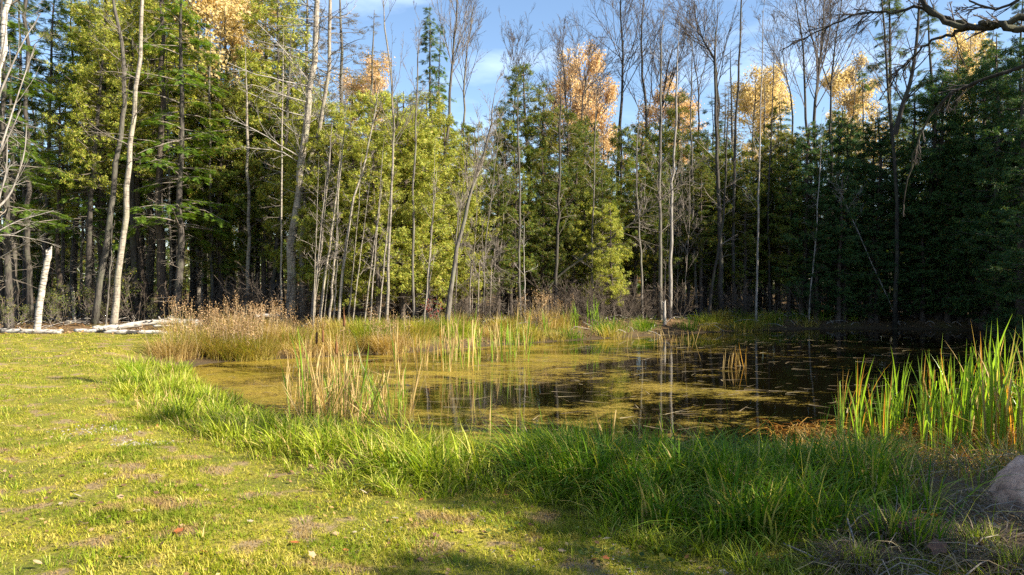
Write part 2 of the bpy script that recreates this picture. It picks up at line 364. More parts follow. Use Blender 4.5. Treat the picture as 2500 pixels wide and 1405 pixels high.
def ground():
    xs = np.concatenate([np.linspace(-600, -60, 10)[:-1], np.linspace(-60, -18, 15)[:-1], np.arange(-18, 28, 0.34), np.linspace(28, 60, 14), np.linspace(60, 600, 10)[1:]])
    ys = np.concatenate([np.linspace(-300, -10, 8)[:-1], np.linspace(-10, 2, 8)[:-1], np.arange(2, 42, 0.34), np.linspace(42, 90, 22), np.linspace(90, 1200, 12)[1:]])
    X, Y = np.meshgrid(xs, ys)
    Z = hgt(X, Y)
    nx, ny = len(xs), len(ys)
    idx = np.arange(nx * ny).reshape(ny, nx)
    a, b, c, d = idx[:-1, :-1], idx[:-1, 1:], idx[1:, 1:], idx[1:, :-1]
    F = np.concatenate([np.stack([a, b, c], -1).reshape(-1, 3), np.stack([a, c, d], -1).reshape(-1, 3)])
    m, nt, out = newmat('ground_soil_and_lawn')
    at_l = N(nt, 'ShaderNodeAttribute', attribute_name='lawn'); at_m = N(nt, 'ShaderNodeAttribute', attribute_name='mud')
    pos = nt.nodes.new('ShaderNodeNewGeometry').outputs['Position']
    n1 = noise(nt, pos, 1.3, 5, 0.6); n2 = noise(nt, pos, 22, 4, 0.65); n3 = noise(nt, pos, 0.5, 4, 0.6); n4 = noise(nt, pos, 90, 2, 0.6)
    lawn = ramp(nt, [(0.32, (0.08, 0.105, 0.010)), (0.5, (0.20, 0.185, 0.018)), (0.64, (0.34, 0.27, 0.045)), (0.8, (0.28, 0.20, 0.07))], n1)
    lawn = mixc(nt, ramp(nt, [(0.4, (0.75,) * 3), (0.6, (0,) * 3)], n2), lawn, (0.10, 0.09, 0.022))
    lawn = mixc(nt, ramp(nt, [(0.60, (0,) * 3), (0.72, (0.8,) * 3)], n4), lawn, (0.42, 0.36, 0.16))
    lawn = mixc(nt, ramp(nt, [(0.55, (0,) * 3), (0.62, (0.9,) * 3)], noise(nt, pos, 2.6, 3)), lawn, (0.20, 0.145, 0.085))
    lit = ramp(nt, [(0.25, (0.05, 0.032, 0.018)), (0.5, (0.12, 0.075, 0.04)), (0.7, (0.22, 0.14, 0.065)), (0.85, (0.12, 0.14, 0.03))], n2)
    lit = mixc(nt, ramp(nt, [(0.52, (0,) * 3), (0.66, (0.75,) * 3)], n3), lit, (0.13, 0.13, 0.03))
    mud = ramp(nt, [(0.3, (0.03, 0.022, 0.014)), (0.7, (0.09, 0.065, 0.035))], n2)
    c = mixc(nt, at_l.outputs['Fac'], lit, lawn); c = mixc(nt, at_m.outputs['Fac'], c, mud)
    p = N(nt, 'ShaderNodeBsdfPrincipled', Roughness=0.95); p.inputs['Specular IOR Level'].default_value = 0.1
    nt.links.new(c, p.inputs['Base Color'])
    bp = N(nt, 'ShaderNodeBump', Strength=0.7, Distance=0.03); nt.links.new(n2, bp.inputs['Height']); nt.links.new(bp.outputs[0], p.inputs['Normal'])
    nt.links.new(p.outputs[0], out.inputs[0])
    me = mk('ground', np.stack([X, Y, Z], -1), F, m, True)
    s = sdist(X, Y).ravel()
    ld = pdist(LAWNPOLY, X.ravel(), Y.ravel())
    lv = np.clip(0.5 - ld / 0.8, 0, 1).astype(np.float32)
    mv = np.clip(1.0 - s / 1.2, 0, 1).astype(np.float32)
    for nm, v in (('lawn', lv), ('mud', mv)):
        a = me.attributes.new(nm, 'FLOAT', 'POINT'); a.data.foreach_set('value', v)
    tag(obj('ground', me), 'lawn, muddy banks and leaf-littered forest floor', 'ground', kind='structure')
ground()

def water():
    m, nt, out = newmat('pond_water_with_algae')
    pos = nt.nodes.new('ShaderNodeNewGeometry').outputs['Position']
    mp = nt.nodes.new('ShaderNodeMapping'); mp.inputs['Scale'].default_value = (0.75, 1.15, 1); nt.links.new(pos, mp.inputs[0])
    v = mp.outputs[0]
    big = noise(nt, v, 0.34, 5, 0.62, 0.6); mid = noise(nt, v, 2.3, 8, 0.75, 1.2); fine = noise(nt, v, 34, 6, 0.75, 0.6)
    sep = nt.nodes.new('ShaderNodeSeparateXYZ'); nt.links.new(pos, sep.inputs[0])
    def math_(op, a, b):
        n = nt.nodes.new('ShaderNodeMath'); n.operation = op
        for i, q in enumerate((a, b)):
            if hasattr(q, 'node'): nt.links.new(q, n.inputs[i])
            else: n.inputs[i].default_value = q
        return n.outputs[0]
    # the mats thin out to the right and towards the far bank
    gxn = N(nt, 'ShaderNodeMapRange'); gxn.inputs[1].default_value = -3.0; gxn.inputs[2].default_value = 9.0; gxn.inputs[3].default_value = 0.0; gxn.inputs[4].default_value = 0.17
    nt.links.new(sep.outputs[0], gxn.inputs[0])
    f = math_('ADD', math_('ADD', math_('MULTIPLY', big, 0.72), math_('MULTIPLY', mid, 0.55)), math_('MULTIPLY', fine, 0.30))
    f = math_('SUBTRACT', f, gxn.outputs[0])
    mask = ramp(nt, [(0.72, (0, 0, 0)), (0.79, (0.6,) * 3), (0.90, (0.95,) * 3)], f)
    alg = ramp(nt, [(0.36, (0.035, 0.025, 0.003)), (0.5, (0.18, 0.125, 0.012)), (0.64, (0.48, 0.335, 0.05))], fine)
    alg = mixc(nt, ramp(nt, [(0.45, (0,) * 3), (0.65, (0.7,) * 3)], noise(nt, v, 0.9, 4)), alg, (0.20, 0.155, 0.012))
    wp = N(nt, 'ShaderNodeBsdfPrincipled', Roughness=0.035, IOR=1.33); wp.inputs['Base Color'].default_value = (0.003, 0.0024, 0.001, 1)
    b1 = N(nt, 'ShaderNodeBump', Strength=0.06, Distance=0.02); nt.links.new(noise(nt, v, 5.0, 2), b1.inputs['Height']); nt.links.new(b1.outputs[0], wp.inputs['Normal'])
    ap = N(nt, 'ShaderNodeBsdfPrincipled', Roughness=0.45); ap.inputs['Specular IOR Level'].default_value = 0.35
    nt.links.new(alg, ap.inputs['Base Color'])
    b2 = N(nt, 'ShaderNodeBump', Strength=0.6, Distance=0.02); nt.links.new(fine, b2.inputs['Height']); nt.links.new(b2.outputs[0], ap.inputs['Normal'])
    ms = nt.nodes.new('ShaderNodeMixShader'); nt.links.new(mask, ms.inputs[0]); nt.links.new(wp.outputs[0], ms.inputs[1]); nt.links.new(ap.outputs[0], ms.inputs[2])
    nt.links.new(ms.outputs[0], out.inputs[0])
    me = mk('pond_water', [(-12, 5, WATER), (27, 5, WATER), (27, 38, WATER), (-12, 38, WATER)], [(0, 1, 2), (0, 2, 3)], m)
    tag(obj('pond_water', me), 'still dark pond with floating yellow-green algae mats', 'pond', kind='structure')
water()

# ------------------------------------------------------------------ foliage templates
def fan(angs, lens, w):
    tv, tt = [], []
    for a, l in zip(angs, lens):
        c, s = math.cos(a), math.sin(a); k = len(tv)
        tv += [(0.12 * l * c + w * s, 0.12 * l * s - w * c, 0), (0.6 * l * c - w * 1.5 * s, 0.6 * l * s + w * 1.5 * c, 0.05), (l * c, l * s, -0.08)]
        tt += [(k, k + 1, k + 2)]
    return np.array(tv), np.array(tt)
FAN = fan([-0.75, 0.0, 0.7], [0.8, 1.0, 0.75], 0.085)
def frond(n):
    tv, tt = [(0, -0.025, 0), (0, 0.025, 0), (1, 0, 0)], [(0, 1, 2)]
    for i in range(n):
        x = 0.08 + 0.82 * i / n; l = 0.33 * (1 - 0.65 * i / n) + 0.07
        for sg in (-1, 1):
            k = len(tv)
            tv += [(x, 0, 0), (x + 0.09, 0, 0), (x + 0.55 * l, sg * l, 0.03 - 0.1 * l)]
            tt += [(k, k + 1, k + 2)]
    return np.array(tv), np.array(tt)
FROND = frond(6)
FROND_THIN = frond(3)
LEAF = (np.array([(0, 0, 0), (0.5, -0.32, 0.06), (1, 0, 0), (0.5, 0.32, 0.06)]), np.array([(0, 1, 2), (0, 2, 3)]))

def conifer(seed, H, r0, z0, prof, nb, elev0, curl, dens, tmpl, size, mode, fol, bark, twig, dead_below=0, KB=7, dead_len=1.0):
    """meshes (trunk, boughs, crown) of one evergreen; prof(t) = bough length at relative height t"""
    rng = np.random.default_rng(seed)
    K = 14
    z = np.linspace(-0.15, H, K)
    wob = np.cumsum(rng.normal(0, 0.035, (K, 2)), 0) * (H / 12)
    P = np.stack([wob[:, 0], wob[:, 1], z], 1)[None]
    tt_ = np.linspace(0, 1, K)
    R = (r0 * ((1 - tt_) ** 0.75 + 0.45 * np.exp(-tt_ * 22)) + 0.012)[None]
    trunk = mk('trunk', *tubes(P, R, 8), bark, True)
    t = np.sort(rng.uniform(z0, 0.985, nb))
    f = t * (K - 1); i = np.minimum(f.astype(int), K - 2); w = (f - i)[:, None]
    p = P[0, i] * (1 - w) + P[0, i + 1] * w
    az = np.arange(nb) * 2.39996 + rng.normal(0, 0.5, nb)
    L = np.array([prof(q) for q in (t - z0) / (1 - z0)]) * rng.uniform(0.5, 1.3, nb)
    e = elev0 + rng.normal(0, 0.18, nb)
    pts = [p]; 
    for k in range(1, KB):
        ee = e + curl * (k / KB) ** 1.3
        d = np.stack([np.cos(az) * np.cos(ee), np.sin(az) * np.cos(ee), np.sin(ee)], 1) + rng.normal(0, 0.06, (nb, 3))
        pts.append(pts[-1] + nrm(d) * (L / (KB - 1))[:, None])
    Q = np.stack(pts, 1)
    RB = (0.010 + 0.011 * L)[:, None] * np.linspace(1, 0.25, KB)
    bp = [tubes(Q, RB, 3)]
    if dead_below:
        td = rng.uniform(0.06, z0 + 0.25, dead_below)
        base = np.stack([np.interp(td, tt_, P[0, :, k]) for k in range(3)], 1)
        a2 = rng.uniform(0, 6.28, dead_below); Ld = rng.uniform(0.35, 1.5, dead_below) * dead_len
        pd = [base]; e2 = rng.normal(0.05, 0.25, dead_below)
        for k in range(1, 5):
            ee = e2 - 0.25 * k / 4
            pd.append(pd[-1] + np.stack([np.cos(a2) * np.cos(ee), np.sin(a2) * np.cos(ee), np.sin(ee)], 1) * (Ld / 4)[:, None] + rng.normal(0, 0.03, (dead_below, 3)))
        PD = np.stack(pd, 1); RD = np.full((dead_below, 5), 0.011) * np.linspace(1.2, 0.4, 5)
        bp.append(tubes(PD, RD, 3))
        q2, r2 = spawn(PD, RD, 3, 0.3, 0.95, 0.8, 0.45, 0.7, 3, -0.1, 0.15, rng, 0.004)
        bp.append(tubes(q2, r2, 3))
    boughs = mk('boughs', *joinvf(bp), twig, True)
    # sprays along each bough
    n = np.maximum((dens * (0.35 + L) * 10).astype(int), 4)
    bi = np.repeat(np.arange(nb), n); m = len(bi)
    s = rng.uniform(0.12, 1.0, m) ** 0.75
    f = s * (KB - 1); i = np.minimum(f.astype(int), KB - 2); w = (f - i)[:, None]
    c = Q[bi, i] * (1 - w) + Q[bi, i + 1] * w
    dr = nrm(Q[bi, i + 1] - Q[bi, i])
    side = np.stack([-np.sin(az[bi]), np.cos(az[bi]), np.zeros(m)], 1)
    nbl = 9                                                   # side branchlets per bough, each carrying a flat bundle of sprays
    bs = rng.uniform(0.18, 1.0, (nb, nbl)) ** 0.8; bsg = np.where(rng.uniform(size=(nb, nbl)) < .5, -1.0, 1.0); bup = rng.normal(0.05 if mode == 'cedar' else -0.08, 0.30 if mode == 'cedar' else 0.10, (nb, nbl))
    bk = rng.integers(0, nbl, m)
    s = bs[bi, bk]; f = s * (KB - 1); i = np.minimum(f.astype(int), KB - 2); w = (f - i)[:, None]
    c = Q[bi, i] * (1 - w) + Q[bi, i + 1] * w
    dr = nrm(Q[bi, i + 1] - Q[bi, i])
    db = nrm(dr * 0.7 + side * (bsg[bi, bk] * 0.75)[:, None] + np.array([0, 0, 1.0]) * bup[bi, bk][:, None])
    lb = (0.14 + 0.36 * L[bi]) * (1.12 - 0.75 * s); q = rng.uniform(0, 1, m) ** 0.7
    c = c + db * (lb * q)[:, None] - np.array([0, 0, 1.0]) * (0.16 * lb * q * q)[:, None]
    if mode == 'cedar':
        c = c + rng.normal(0, 0.045, (m, 3))
        d = nrm(db + rng.normal(0, 0.45, (m, 3)) - np.array([0, 0, 0.40]))
        out_ = np.stack([np.cos(az[bi]), np.sin(az[bi]), np.zeros(m)], 1)
        nn = out_ * 0.5 + rng.normal(0, 0.5, (m, 3)) + np.array([0, 0, 0.55])
    else:
        c = c + rng.normal(0, 0.03, (m, 3))
        d = nrm(db + side * rng.normal(0, 0.5, m)[:, None] + rng.normal(0, 0.15, (m, 3)) - np.array([0, 0, 0.12]))
        nn = np.array([0, 0, 1.0]) + rng.normal(0, 0.28, (m, 3))
    sz = size * rng.uniform(0.6, 1.3, m) * (0.75 + 0.25 * (1 - s))
    crown = mk('crown', *place(*tmpl, c, d, nn, sz), fol)
    return trunk, boughs, crown

PROTO = {}
def cedar_prof(w): return lambda t: w * (0.55 + 0.6 * math.sin(min(1, t * 1.6 + 0.1) * 1.57)) * (1 - t) ** 0.5 + 0.14
for k in range(5):
    PROTO['cedar', k] = conifer(100 + k, 10.0, 0.13, 0.18 + 0.03 * k, cedar_prof(1.4 + 0.08 * k), 92, -0.05, 0.7, 10.5, FAN, 0.15, 'cedar', M['cedar'], M['cedarbark'], M['twig'], 26)
for k in range(3):
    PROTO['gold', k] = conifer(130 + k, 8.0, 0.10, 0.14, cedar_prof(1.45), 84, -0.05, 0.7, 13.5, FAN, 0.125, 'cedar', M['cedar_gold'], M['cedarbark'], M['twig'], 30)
for k in range(3):
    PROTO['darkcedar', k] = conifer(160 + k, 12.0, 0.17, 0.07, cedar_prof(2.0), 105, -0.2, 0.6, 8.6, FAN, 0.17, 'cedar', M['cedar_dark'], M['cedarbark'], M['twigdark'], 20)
for k in range(2):
    PROTO['highcedar', k] = conifer(190 + k, 15.0, 0.15, 0.36, cedar_prof(1.6), 85, -0.1, 0.6, 7.6, FAN, 0.17, 'cedar', M['cedar'], M['greydark'], M['twig'], 60)
for k in range(2):
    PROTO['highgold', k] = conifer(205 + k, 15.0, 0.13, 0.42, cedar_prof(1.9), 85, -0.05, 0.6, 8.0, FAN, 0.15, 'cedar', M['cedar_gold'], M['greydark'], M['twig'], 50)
for k in range(2):
    PROTO['fir', k] = conifer(220 + k, 16.0, 0.16, 0.24 + 0.05 * k, lambda t: 2.5 * (1 - t) ** 0.8 + 0.15, 100, 0.08, -0.35, 2.5, FROND, 0.36, 'fir', M['fir'], M['greydark'], M['twig'], 60)
for k in range(2):
    PROTO['spruce', k] = conifer(250 + k, 16.0, 0.16, 0.22, lambda t: 1.9 * (1 - t) ** 0.85 + 0.12, 110, 0.05, -0.4, 2.3, FROND, 0.38, 'fir', M['spruce'], M['greydark'], M['twig'], 60)
for k in range(1):
    PROTO['tamarack', k] = conifer(280 + k, 15.0, 0.13, 0.28, lambda t: 1.7 * (1 - t) ** 0.8 + 0.15, 100, 0.1, -0.1, 1.5, FROND_THIN, 0.30, 'fir', M['tamarack'], M['grey'], M['twig'], 40)
for k in range(2):
    PROTO['pole', k] = conifer(300 + k, 15.0, 0.11, 0.55, lambda t: 1.3 * (1 - t) ** 0.7 + 0.15, 45, 0.05, -0.3, 2.4, FROND, 0.40, 'fir', M['spruce'], M['greydark'], M['twigdark'], 80, dead_len=0.8)

def leafy(seed, H, r0, spread, fol, bark, nleaf, lsize, clear=0.34):
    rng = np.random.default_rng(seed)
    K = 12; z = np.linspace(-0.15, H * 0.92, K)
    w = np.cumsum(rng.normal(0, 0.06, (K, 2)), 0)
    P = np.stack([w[:, 0], w[:, 1], z], 1)[None]; R = (r0 * np.linspace(1, 0.15, K))[None]
    Q1, R1 = spawn(P, R, 24, clear, 0.98, 0.95, spread, 0.5, 7, 0.6, 0.12, rng, 0.012, 0.6)
    Q2, R2 = spawn(Q1, R1, 6, 0.3, 1.0, 0.7, 0.5, 0.5, 5, 0.4, 0.1, rng, 0.006)
    Q3, R3 = spawn(Q2, R2, 4, 0.3, 1.0, 0.7, 0.6, 0.6, 3, 0.2, 0.15, rng, 0.004)
    trunk = mk('trunk', *tubes(P, R, 8), bark, True)
    boughs = mk('boughs', *joinvf([tubes(Q1, R1, 4), tubes(Q2, R2, 3), tubes(Q3, R3, 3)]), bark, True)
    b = rng.integers(0, len(Q3), nleaf); s = rng.uniform(0, 1, nleaf)[:, None]
    c = Q3[b, 0] * (1 - s) + Q3[b, -1] * s + rng.normal(0, 0.20 if lsize > .15 else .08, (nleaf, 3))
    d = rng.normal(0, 1, (nleaf, 3)) - np.array([0, 0, 0.4]); n = rng.normal(0, 0.7, (nleaf, 3)) + np.array([0, 0, 0.5])
    crown = mk('crown', *place(*LEAF, c, d, n, lsize * rng.uniform(0.7, 1.3, nleaf)), fol)
    return trunk, boughs, crown
for k in range(2):
    PROTO['yellow', k] = leafy(400 + k, 18, 0.22, 0.27, M['yellow'], M['poplar'], 8500, 0.17, 0.5)
    PROTO['orange', k] = leafy(420 + k, 18, 0.22, 0.28, M['orange'], M['poplar'], 8000, 0.17, 0.55)
for k in range(3):
    PROTO['sapling', k] = leafy(440 + k, 2.2, 0.02, 0.5, M['underleaf'], M['twig'], 420, 0.10, 0.12)

TRNG = np.random.default_rng(5)
def plant(kind, var, x, y, name, label, cat='tree', group=None, sc_=1.0, sz=1.0, lean=None, boughs=True, rz=None):
    t, b, c = PROTO[kind, var % len([1 for q in PROTO if q[0] == kind])]
    e = obj(name, None, loc=(x, y, hz(x, y)))
    e.empty_display_size = 0.3
    if lean is None: lean = (TRNG.normal(0, 0.025), TRNG.normal(0, 0.025))
    e.rotation_euler = (lean[1], lean[0], TRNG.uniform(0, 6.28) if rz is None else rz)
    e.scale = (sc_, sc_, sc_ * sz)
    tag(e, label, cat, group)
    obj('trunk', t, e)
    if boughs: obj('boughs', b, e)
    obj('crown', c, e)
    return e

# ------------------------------------------------------------------ hand placed bare and dead trees
def bare(name, label, px, Y, r, bark, twig, limbs=16, t0=0.45, lf=0.26, ang=0.55, up=0.5, n2=6, n3=5, seed=0, group=None, taper=0.25, dy=0.0, fork=0, cat='tree', wob=0.09, n4=0, top=1.0, sides=8, decay=0.6, r1=0.42):
    rng = np.random.default_rng(abs(seed + int(px[0][0]) * 7 + int(Y * 13)))
    p = [[gx(u, Y + dy * i / max(1, len(px) - 1)), Y + dy * i / max(1, len(px) - 1), gz(v, Y)] for i, (u, v) in enumerate(px)]
    base = np.array([p[0][0], p[0][1], hz(p[0][0], p[0][1])])
    p[0][2] = base[2] - 0.12
    P = catmull(p, 18)
    seg = np.linalg.norm(np.diff(P, axis=0), axis=1).mean()
    P[1:-1, :2] += rng.normal(0, min(r * 0.16, seg * 0.05), (16, 2))
    P = P - base
    q = np.linspace(0, 1, 18)
    r = r * 0.62
    R = r * ((1 - (1 - taper) * q ** 0.9) + 0.30 * np.exp(-q * 30))
    if limbs: R = R * np.minimum(1, (1 - q) * 5 + 0.12)
    e = obj(name, None, loc=base); e.empty_display_size = 0.3
    tag(e, label, cat, group)
    tv, tf = tubes(P, R, sides, True)
    if not limbs: tv[17 * sides:18 * sides, 2] += rng.uniform(-0.6, 2.2, sides) * r; tv[-1, 2] -= r * 0.8
    obj('trunk', mk('trunk', tv, tf, bark, True), e)
    if limbs:
        Q1, R1 = spawn(P[None], R[None], limbs, t0, top, ang, lf, r1, 7, up, wob * 0.8, rng, 0.009, decay)
        if fork:
            QL, RL = spawn(P[None], R[None], fork, 0.42, 0.68, 0.38, 0.42, 0.72, 14, 0.45, wob * 0.6, rng, 0.02, 0.3)
            for ql, rl in zip(QL, RL): obj('limb', mk('limb', *tubes(ql, rl, 6), bark, True), e)
            q1, q2 = spawn(QL, RL, limbs // 2, 0.2, 1.0, ang, lf * 1.2, r1, 7, up, wob * 0.8, rng, 0.009, decay)
            Q1 = np.concatenate([Q1, q1]); R1 = np.concatenate([R1, q2])
        fr = max(1.0, Y / 26.0)
        def slim(Q, R, a, k):
            L = np.linalg.norm(np.diff(Q, axis=1), axis=2).sum(1)
            return np.minimum(R, ((a + k * L) * fr)[:, None] * np.linspace(1, 0.4, Q.shape[1]))
        R1 = slim(Q1, R1, 0.006, 0.007)
        parts = [tubes(Q1, R1, 3)]
        Q2, R2 = spawn(Q1, R1, n2, 0.15, 1.0, 0.6, 0.42, 0.7, 5, up * 0.6, wob, rng, 0.0055 * fr)
        R2 = slim(Q2, R2, 0.005, 0.005)
        parts.append(tubes(Q2, R2, 3))
        if n3:
            Q3, R3 = spawn(Q2, R2, n3, 0.15, 1.0, 0.6, 0.55, 0.7, 3, up * 0.4, wob * 1.3, rng, 0.0042 * fr)
            parts.append(tubes(Q3, R3, 3))
        obj('branches', mk('branches', *joinvf(parts), twig, True), e)
    return e

B = bare
# left edge birch and the trunks behind the white logs
e = B('birch_tree', 'thick white birch trunk cut by the left edge, with pale curved shoots', [(-40, 915), (-22, 600), (-14, 300), (8, 110), (26, -60), (60, -420)], 13.5, 0.17, M['birch'], M['twig'], 8, 0.7, 0.2, n2=4, n3=3, seed=3)
def shoots(parent, Y, lst):
    base = np.array(parent.location)
    for path in lst:
        P = catmull([[gx(u, Y), Y + dyy, gz(v, Y)] for u, v, dyy in path], 12) - base
        R = np.linspace(0.024, 0.006, 12)
        rng = np.random.default_rng(int(path[0][1]))
        q, r = spawn(P[None], R[None], 4, 0.35, 0.9, 0.35, 0.35, 0.6, 6, 0.6, 0.05, rng, 0.006)
        obj('branch', mk('branch', *joinvf([tubes(P, R, 5), tubes(q, r, 3)]), M['dead'], True), parent)
shoots(e, 13.5, [[(-14, 250, 0), (14, 200, -.2), (40, 120, -.3), (48, 30, -.3)], [(-14, 270, 0), (8, 215, 0), (45, 110, .1), (85, 25, .2)], [(-16, 420, 0), (4, 330, .1), (30, 220, .2), (72, 100, .2)],
                 [(-16, 430, 0), (10, 400, -.2), (45, 330, -.2), (62, 270, -.1)], [(-18, 520, 0), (8, 470, .2), (50, 380, .1), (58, 305, .1)], [(-18, 560, 0), (0, 480, 0), (16, 420, 0), (20, 330, 0)]])
# long dead conifer twigs reaching in from the left edge
B('dead_conifer', 'leaning dead conifer with long bare twigs at the left edge', [(-30, 800), (-20, 500), (-20, 200), (-25, -40)], 18.0, 0.10, M['dead'], M['dead'], 34, 0.08, 0.17, 1.35, -0.25, 5, 3, seed=4, decay=0.3, wob=0.12)
B('birch_snag', 'short broken white birch snag standing behind the white log', [(88, 805), (98, 740), (108, 680), (120, 617)], 25.6, 0.185, M['birch_old'], M['birch_old'], 0, taper=0.82)
B('birch_snag', 'small weathered birch stub in the wood between two dark trunks', [(181, 765), (180, 735), (176, 702)], 30.0, 0.11, M['birch_old'], M['birch_old'], 0, taper=0.8)
B('poplar_tree', 'tall pale grey poplar trunk leaning right, beside the raised white log', [(275, 787), (286, 690), (308, 480), (326, 320), (345, 120), (350, -80), (352, -260)], 27.0, 0.205, M['poplar'], M['twig'], 22, 0.35, 0.10, 1.2, 0.0, 4, 3, seed=5, taper=0.35)
B('forest_tree', 'dark crooked trunk leaning right, just left of the tall pale poplar', [(229, 768), (250, 660), (275, 480), (296, 320), (306, 230), (296, 100), (278, 0), (255, -150)], 28.5, 0.20, M['grey'], M['twig'], 14, 0.45, 0.12, 0.9, 0.2, 4, 3, seed=6, taper=0.4)
B('sapling_tree', 'thin grey sapling stem touching the pale poplar on its left', [(258, 775), (266, 700), (272, 600), (276, 450)], 28.0, 0.06, M['grey'], M['twig'], 6, 0.4, 0.1, n3=0, seed=7)
B('forest_tree', 'dark curved trunk left of the broken birch snag', [(52, 765), (38, 700), (32, 560), (30, 380), (26, 100)], 30.0, 0.21, M['greydark'], M['twig'], 12, 0.3, 0.1, 1.2, -0.1, 3, 2, seed=8, taper=0.5)
B('forest_tree', 'straight dark trunk rising behind the broken birch snag', [(72, 768), (70, 600), (68, 380), (66, 60), (62, -200)], 29.5, 0.20, M['greydark'], M['twig'], 30, 0.3, 0.09, 1.3, 0.0, 4, 3, seed=9, taper=0.45)
B('old_cedar', 'brown split cedar trunk right of the broken birch snag', [(140, 762), (144, 690), (140, 620), (146, 480), (150, 250)], 31.0, 0.2, M['cedarbark'], M['twig'], 10, 0.3, 0.1, 1.2, -0.1, 3, 2, seed=10, taper=0.4)
B('old_cedar', 'thick black cedar trunk leaning left behind the raised white log', [(362, 752), (352, 690), (342, 600), (336, 470), (330, 250)], 31.0, 0.26, M['cedarbark'], M['twig'], 12, 0.3, 0.1, 1.2, -0.1, 3, 2, seed=11, taper=0.4)
B('old_cedar', 'thickest dark brown cedar trunk behind the raised white log', [(402, 755), (396, 690), (392, 600), (390, 480), (398, 200), (402, -60)], 30.0, 0.34, M['cedarbark'], M['twig'], 16, 0.3, 0.1, 1.2, -0.1, 3, 2, seed=12, taper=0.45)
B('forest_tree', 'slim grey trunk standing close on the right of the thickest cedar', [(416, 752), (416, 600), (412, 430), (408, 100)], 30.5, 0.10, M['grey'], M['twig'], 16, 0.3, 0.09, 1.2, 0.0, 3, 2, seed=13, taper=0.5)
B('forest_tree', 'grey trunk at the edge of the dry brush, left of the big twin trunks', [(601, 752), (606, 660), (609, 560), (606, 380), (600, 100)], 30.5, 0.15, M['poplar'], M['twig'], 26, 0.15, 0.09, 1.3, 0.0, 3, 3, seed=14, taper=0.5)
B('forest_tree', 'dark trunk leaning right behind the dry brush, next to the big twin trunks', [(660, 755), (672, 640), (688, 500), (700, 330), (712, 60)], 31.5, 0.19, M['greydark'], M['twig'], 14, 0.3, 0.1, 1.2, 0.0, 3, 2, seed=15, taper=0.5)
for (ub, ut, Yk, rk, lab) in [(195, 215, 34, .11, 'slim trunk deep in the wood left of the dark crooked trunk'), (220, 228, 32, .11, 'lichen-grey trunk just left of the dark crooked trunk base'),
                              (493, 500, 33, .09, 'thin sunlit grey trunk above the left end of the dry brush'), (520, 512, 32, .12, 'left one of two brown trunks above the middle of the dry brush'),
                              (545, 535, 33, .16, 'right one of two brown trunks above the middle of the dry brush'), (700 - 14, 690, 27.5, .06, 'thin pole with bare spur branches left of the big twin trunks')]:
    B('forest_tree', lab, [(ub, 760), (ub * .6 + ut * .4, 560), (ut, 300), (ut + 4, 60)], Yk, rk, M['poplar'] if rk < .1 else M['grey'], M['twig'], 24, 0.15, 0.08, 1.3, 0.0, 3, 2, seed=16, taper=0.5)

# the tall trees of the sunlit stand in the middle
B('dead_tamarack', 'biggest pale grey twin trunk with bare horizontal branches in the sunlit stand', [(704, 792), (712, 640), (724, 480), (745, 330), (765, 170), (778, 20), (786, -150), (790, -300)], 28.0, 0.30, M['poplar'], M['dead'], 60, 0.28, 0.17, 1.25, -0.15, 6, 4, seed=20, taper=0.35, decay=0.35, wob=0.13)
B('poplar_tree', 'second pale trunk touching the biggest trunk on its right', [(738, 792), (736, 680), (738, 560), (750, 420), (800, 220), (806, 0), (812, -200)], 28.3, 0.2, M['poplar'], M['dead'], 40, 0.35, 0.16, 1.15, -0.1, 6, 4, seed=21, taper=0.4, decay=0.4, wob=0.13)
for i, (px, Yk, rk, lab) in enumerate([
    ([(760, 800), (772, 690), (786, 560), (800, 440), (812, 300)], 26.2, .14, 'leaning pale trunk second right of the biggest trunk'),
    ([(778, 800), (790, 700), (806, 600), (822, 470), (836, 330)], 26.0, .085, 'slim leaning pale stem among the sunlit stems right of the biggest trunk'),
    ([(800, 805), (812, 690), (822, 570), (830, 440), (846, 260)], 25.6, .075, 'slender spotted stem in the middle of the leaning sunlit stems'),
    ([(822, 805), (838, 660), (858, 520), (884, 420), (915, 280), (935, 160)], 25.2, .085, 'long slender stem leaning furthest right of the sunlit stems, forking high'),
    ([(812, 800), (820, 700), (824, 600), (826, 500)], 25.4, .055, 'thinnest short stem among the leaning sunlit stems')]):
    B('young_aspen', lab, px, Yk, rk, M['poplar'], M['twig'], 18, 0.25, 0.12, 1.0, 0.1, 4, 3, seed=30 + i, taper=0.35)
srng = np.random.default_rng(202)
for i in range(11):
    u = srng.uniform(750, 1060); Yk = srng.uniform(24.6, 26.4); ln = srng.uniform(15, 60)
    B('young_aspen', 'one of the thinnest sunlit saplings crowded among the leaning stems', [(u, 800), (u + ln * .35, 660), (u + ln * .7, 520), (u + ln, srng.uniform(300, 450))], Yk, srng.uniform(.03, .055), M['poplar'], M['twig'], 12, 0.25, 0.14, 0.9, 0.1, 4, 3, seed=230 + i, taper=0.3, group='thin saplings among the leaning stems')
for i in range(8):
    u = srng.uniform(1260, 1960); Yk = srng.uniform(34.2, 37); ln = srng.normal(0, 20)
    B('young_tree', 'one of the thin grey saplings in front of the cedar wall on the far bank', [(u, 790), (u + ln * .35, 660), (u + ln * .7, 520), (u + ln, srng.uniform(300, 470))], Yk, srng.uniform(.045, .08), M['greydark'], M['twig'], 14, 0.25, 0.14, 0.9, 0.1, 4, 3, seed=260 + i, taper=0.3, group='thin saplings before the cedar wall')
B('aspen_tree', 'slender pale aspen standing alone at the golden sedge bank', [(945, 806), (948, 660), (956, 480), (962, 330), (955, 200), (940, 60), (930, -80)], 24.6, 0.085, M['poplar'], M['twig'], 18, 0.45, 0.2, 0.5, 0.5, 6, 4, seed=40, taper=0.3)
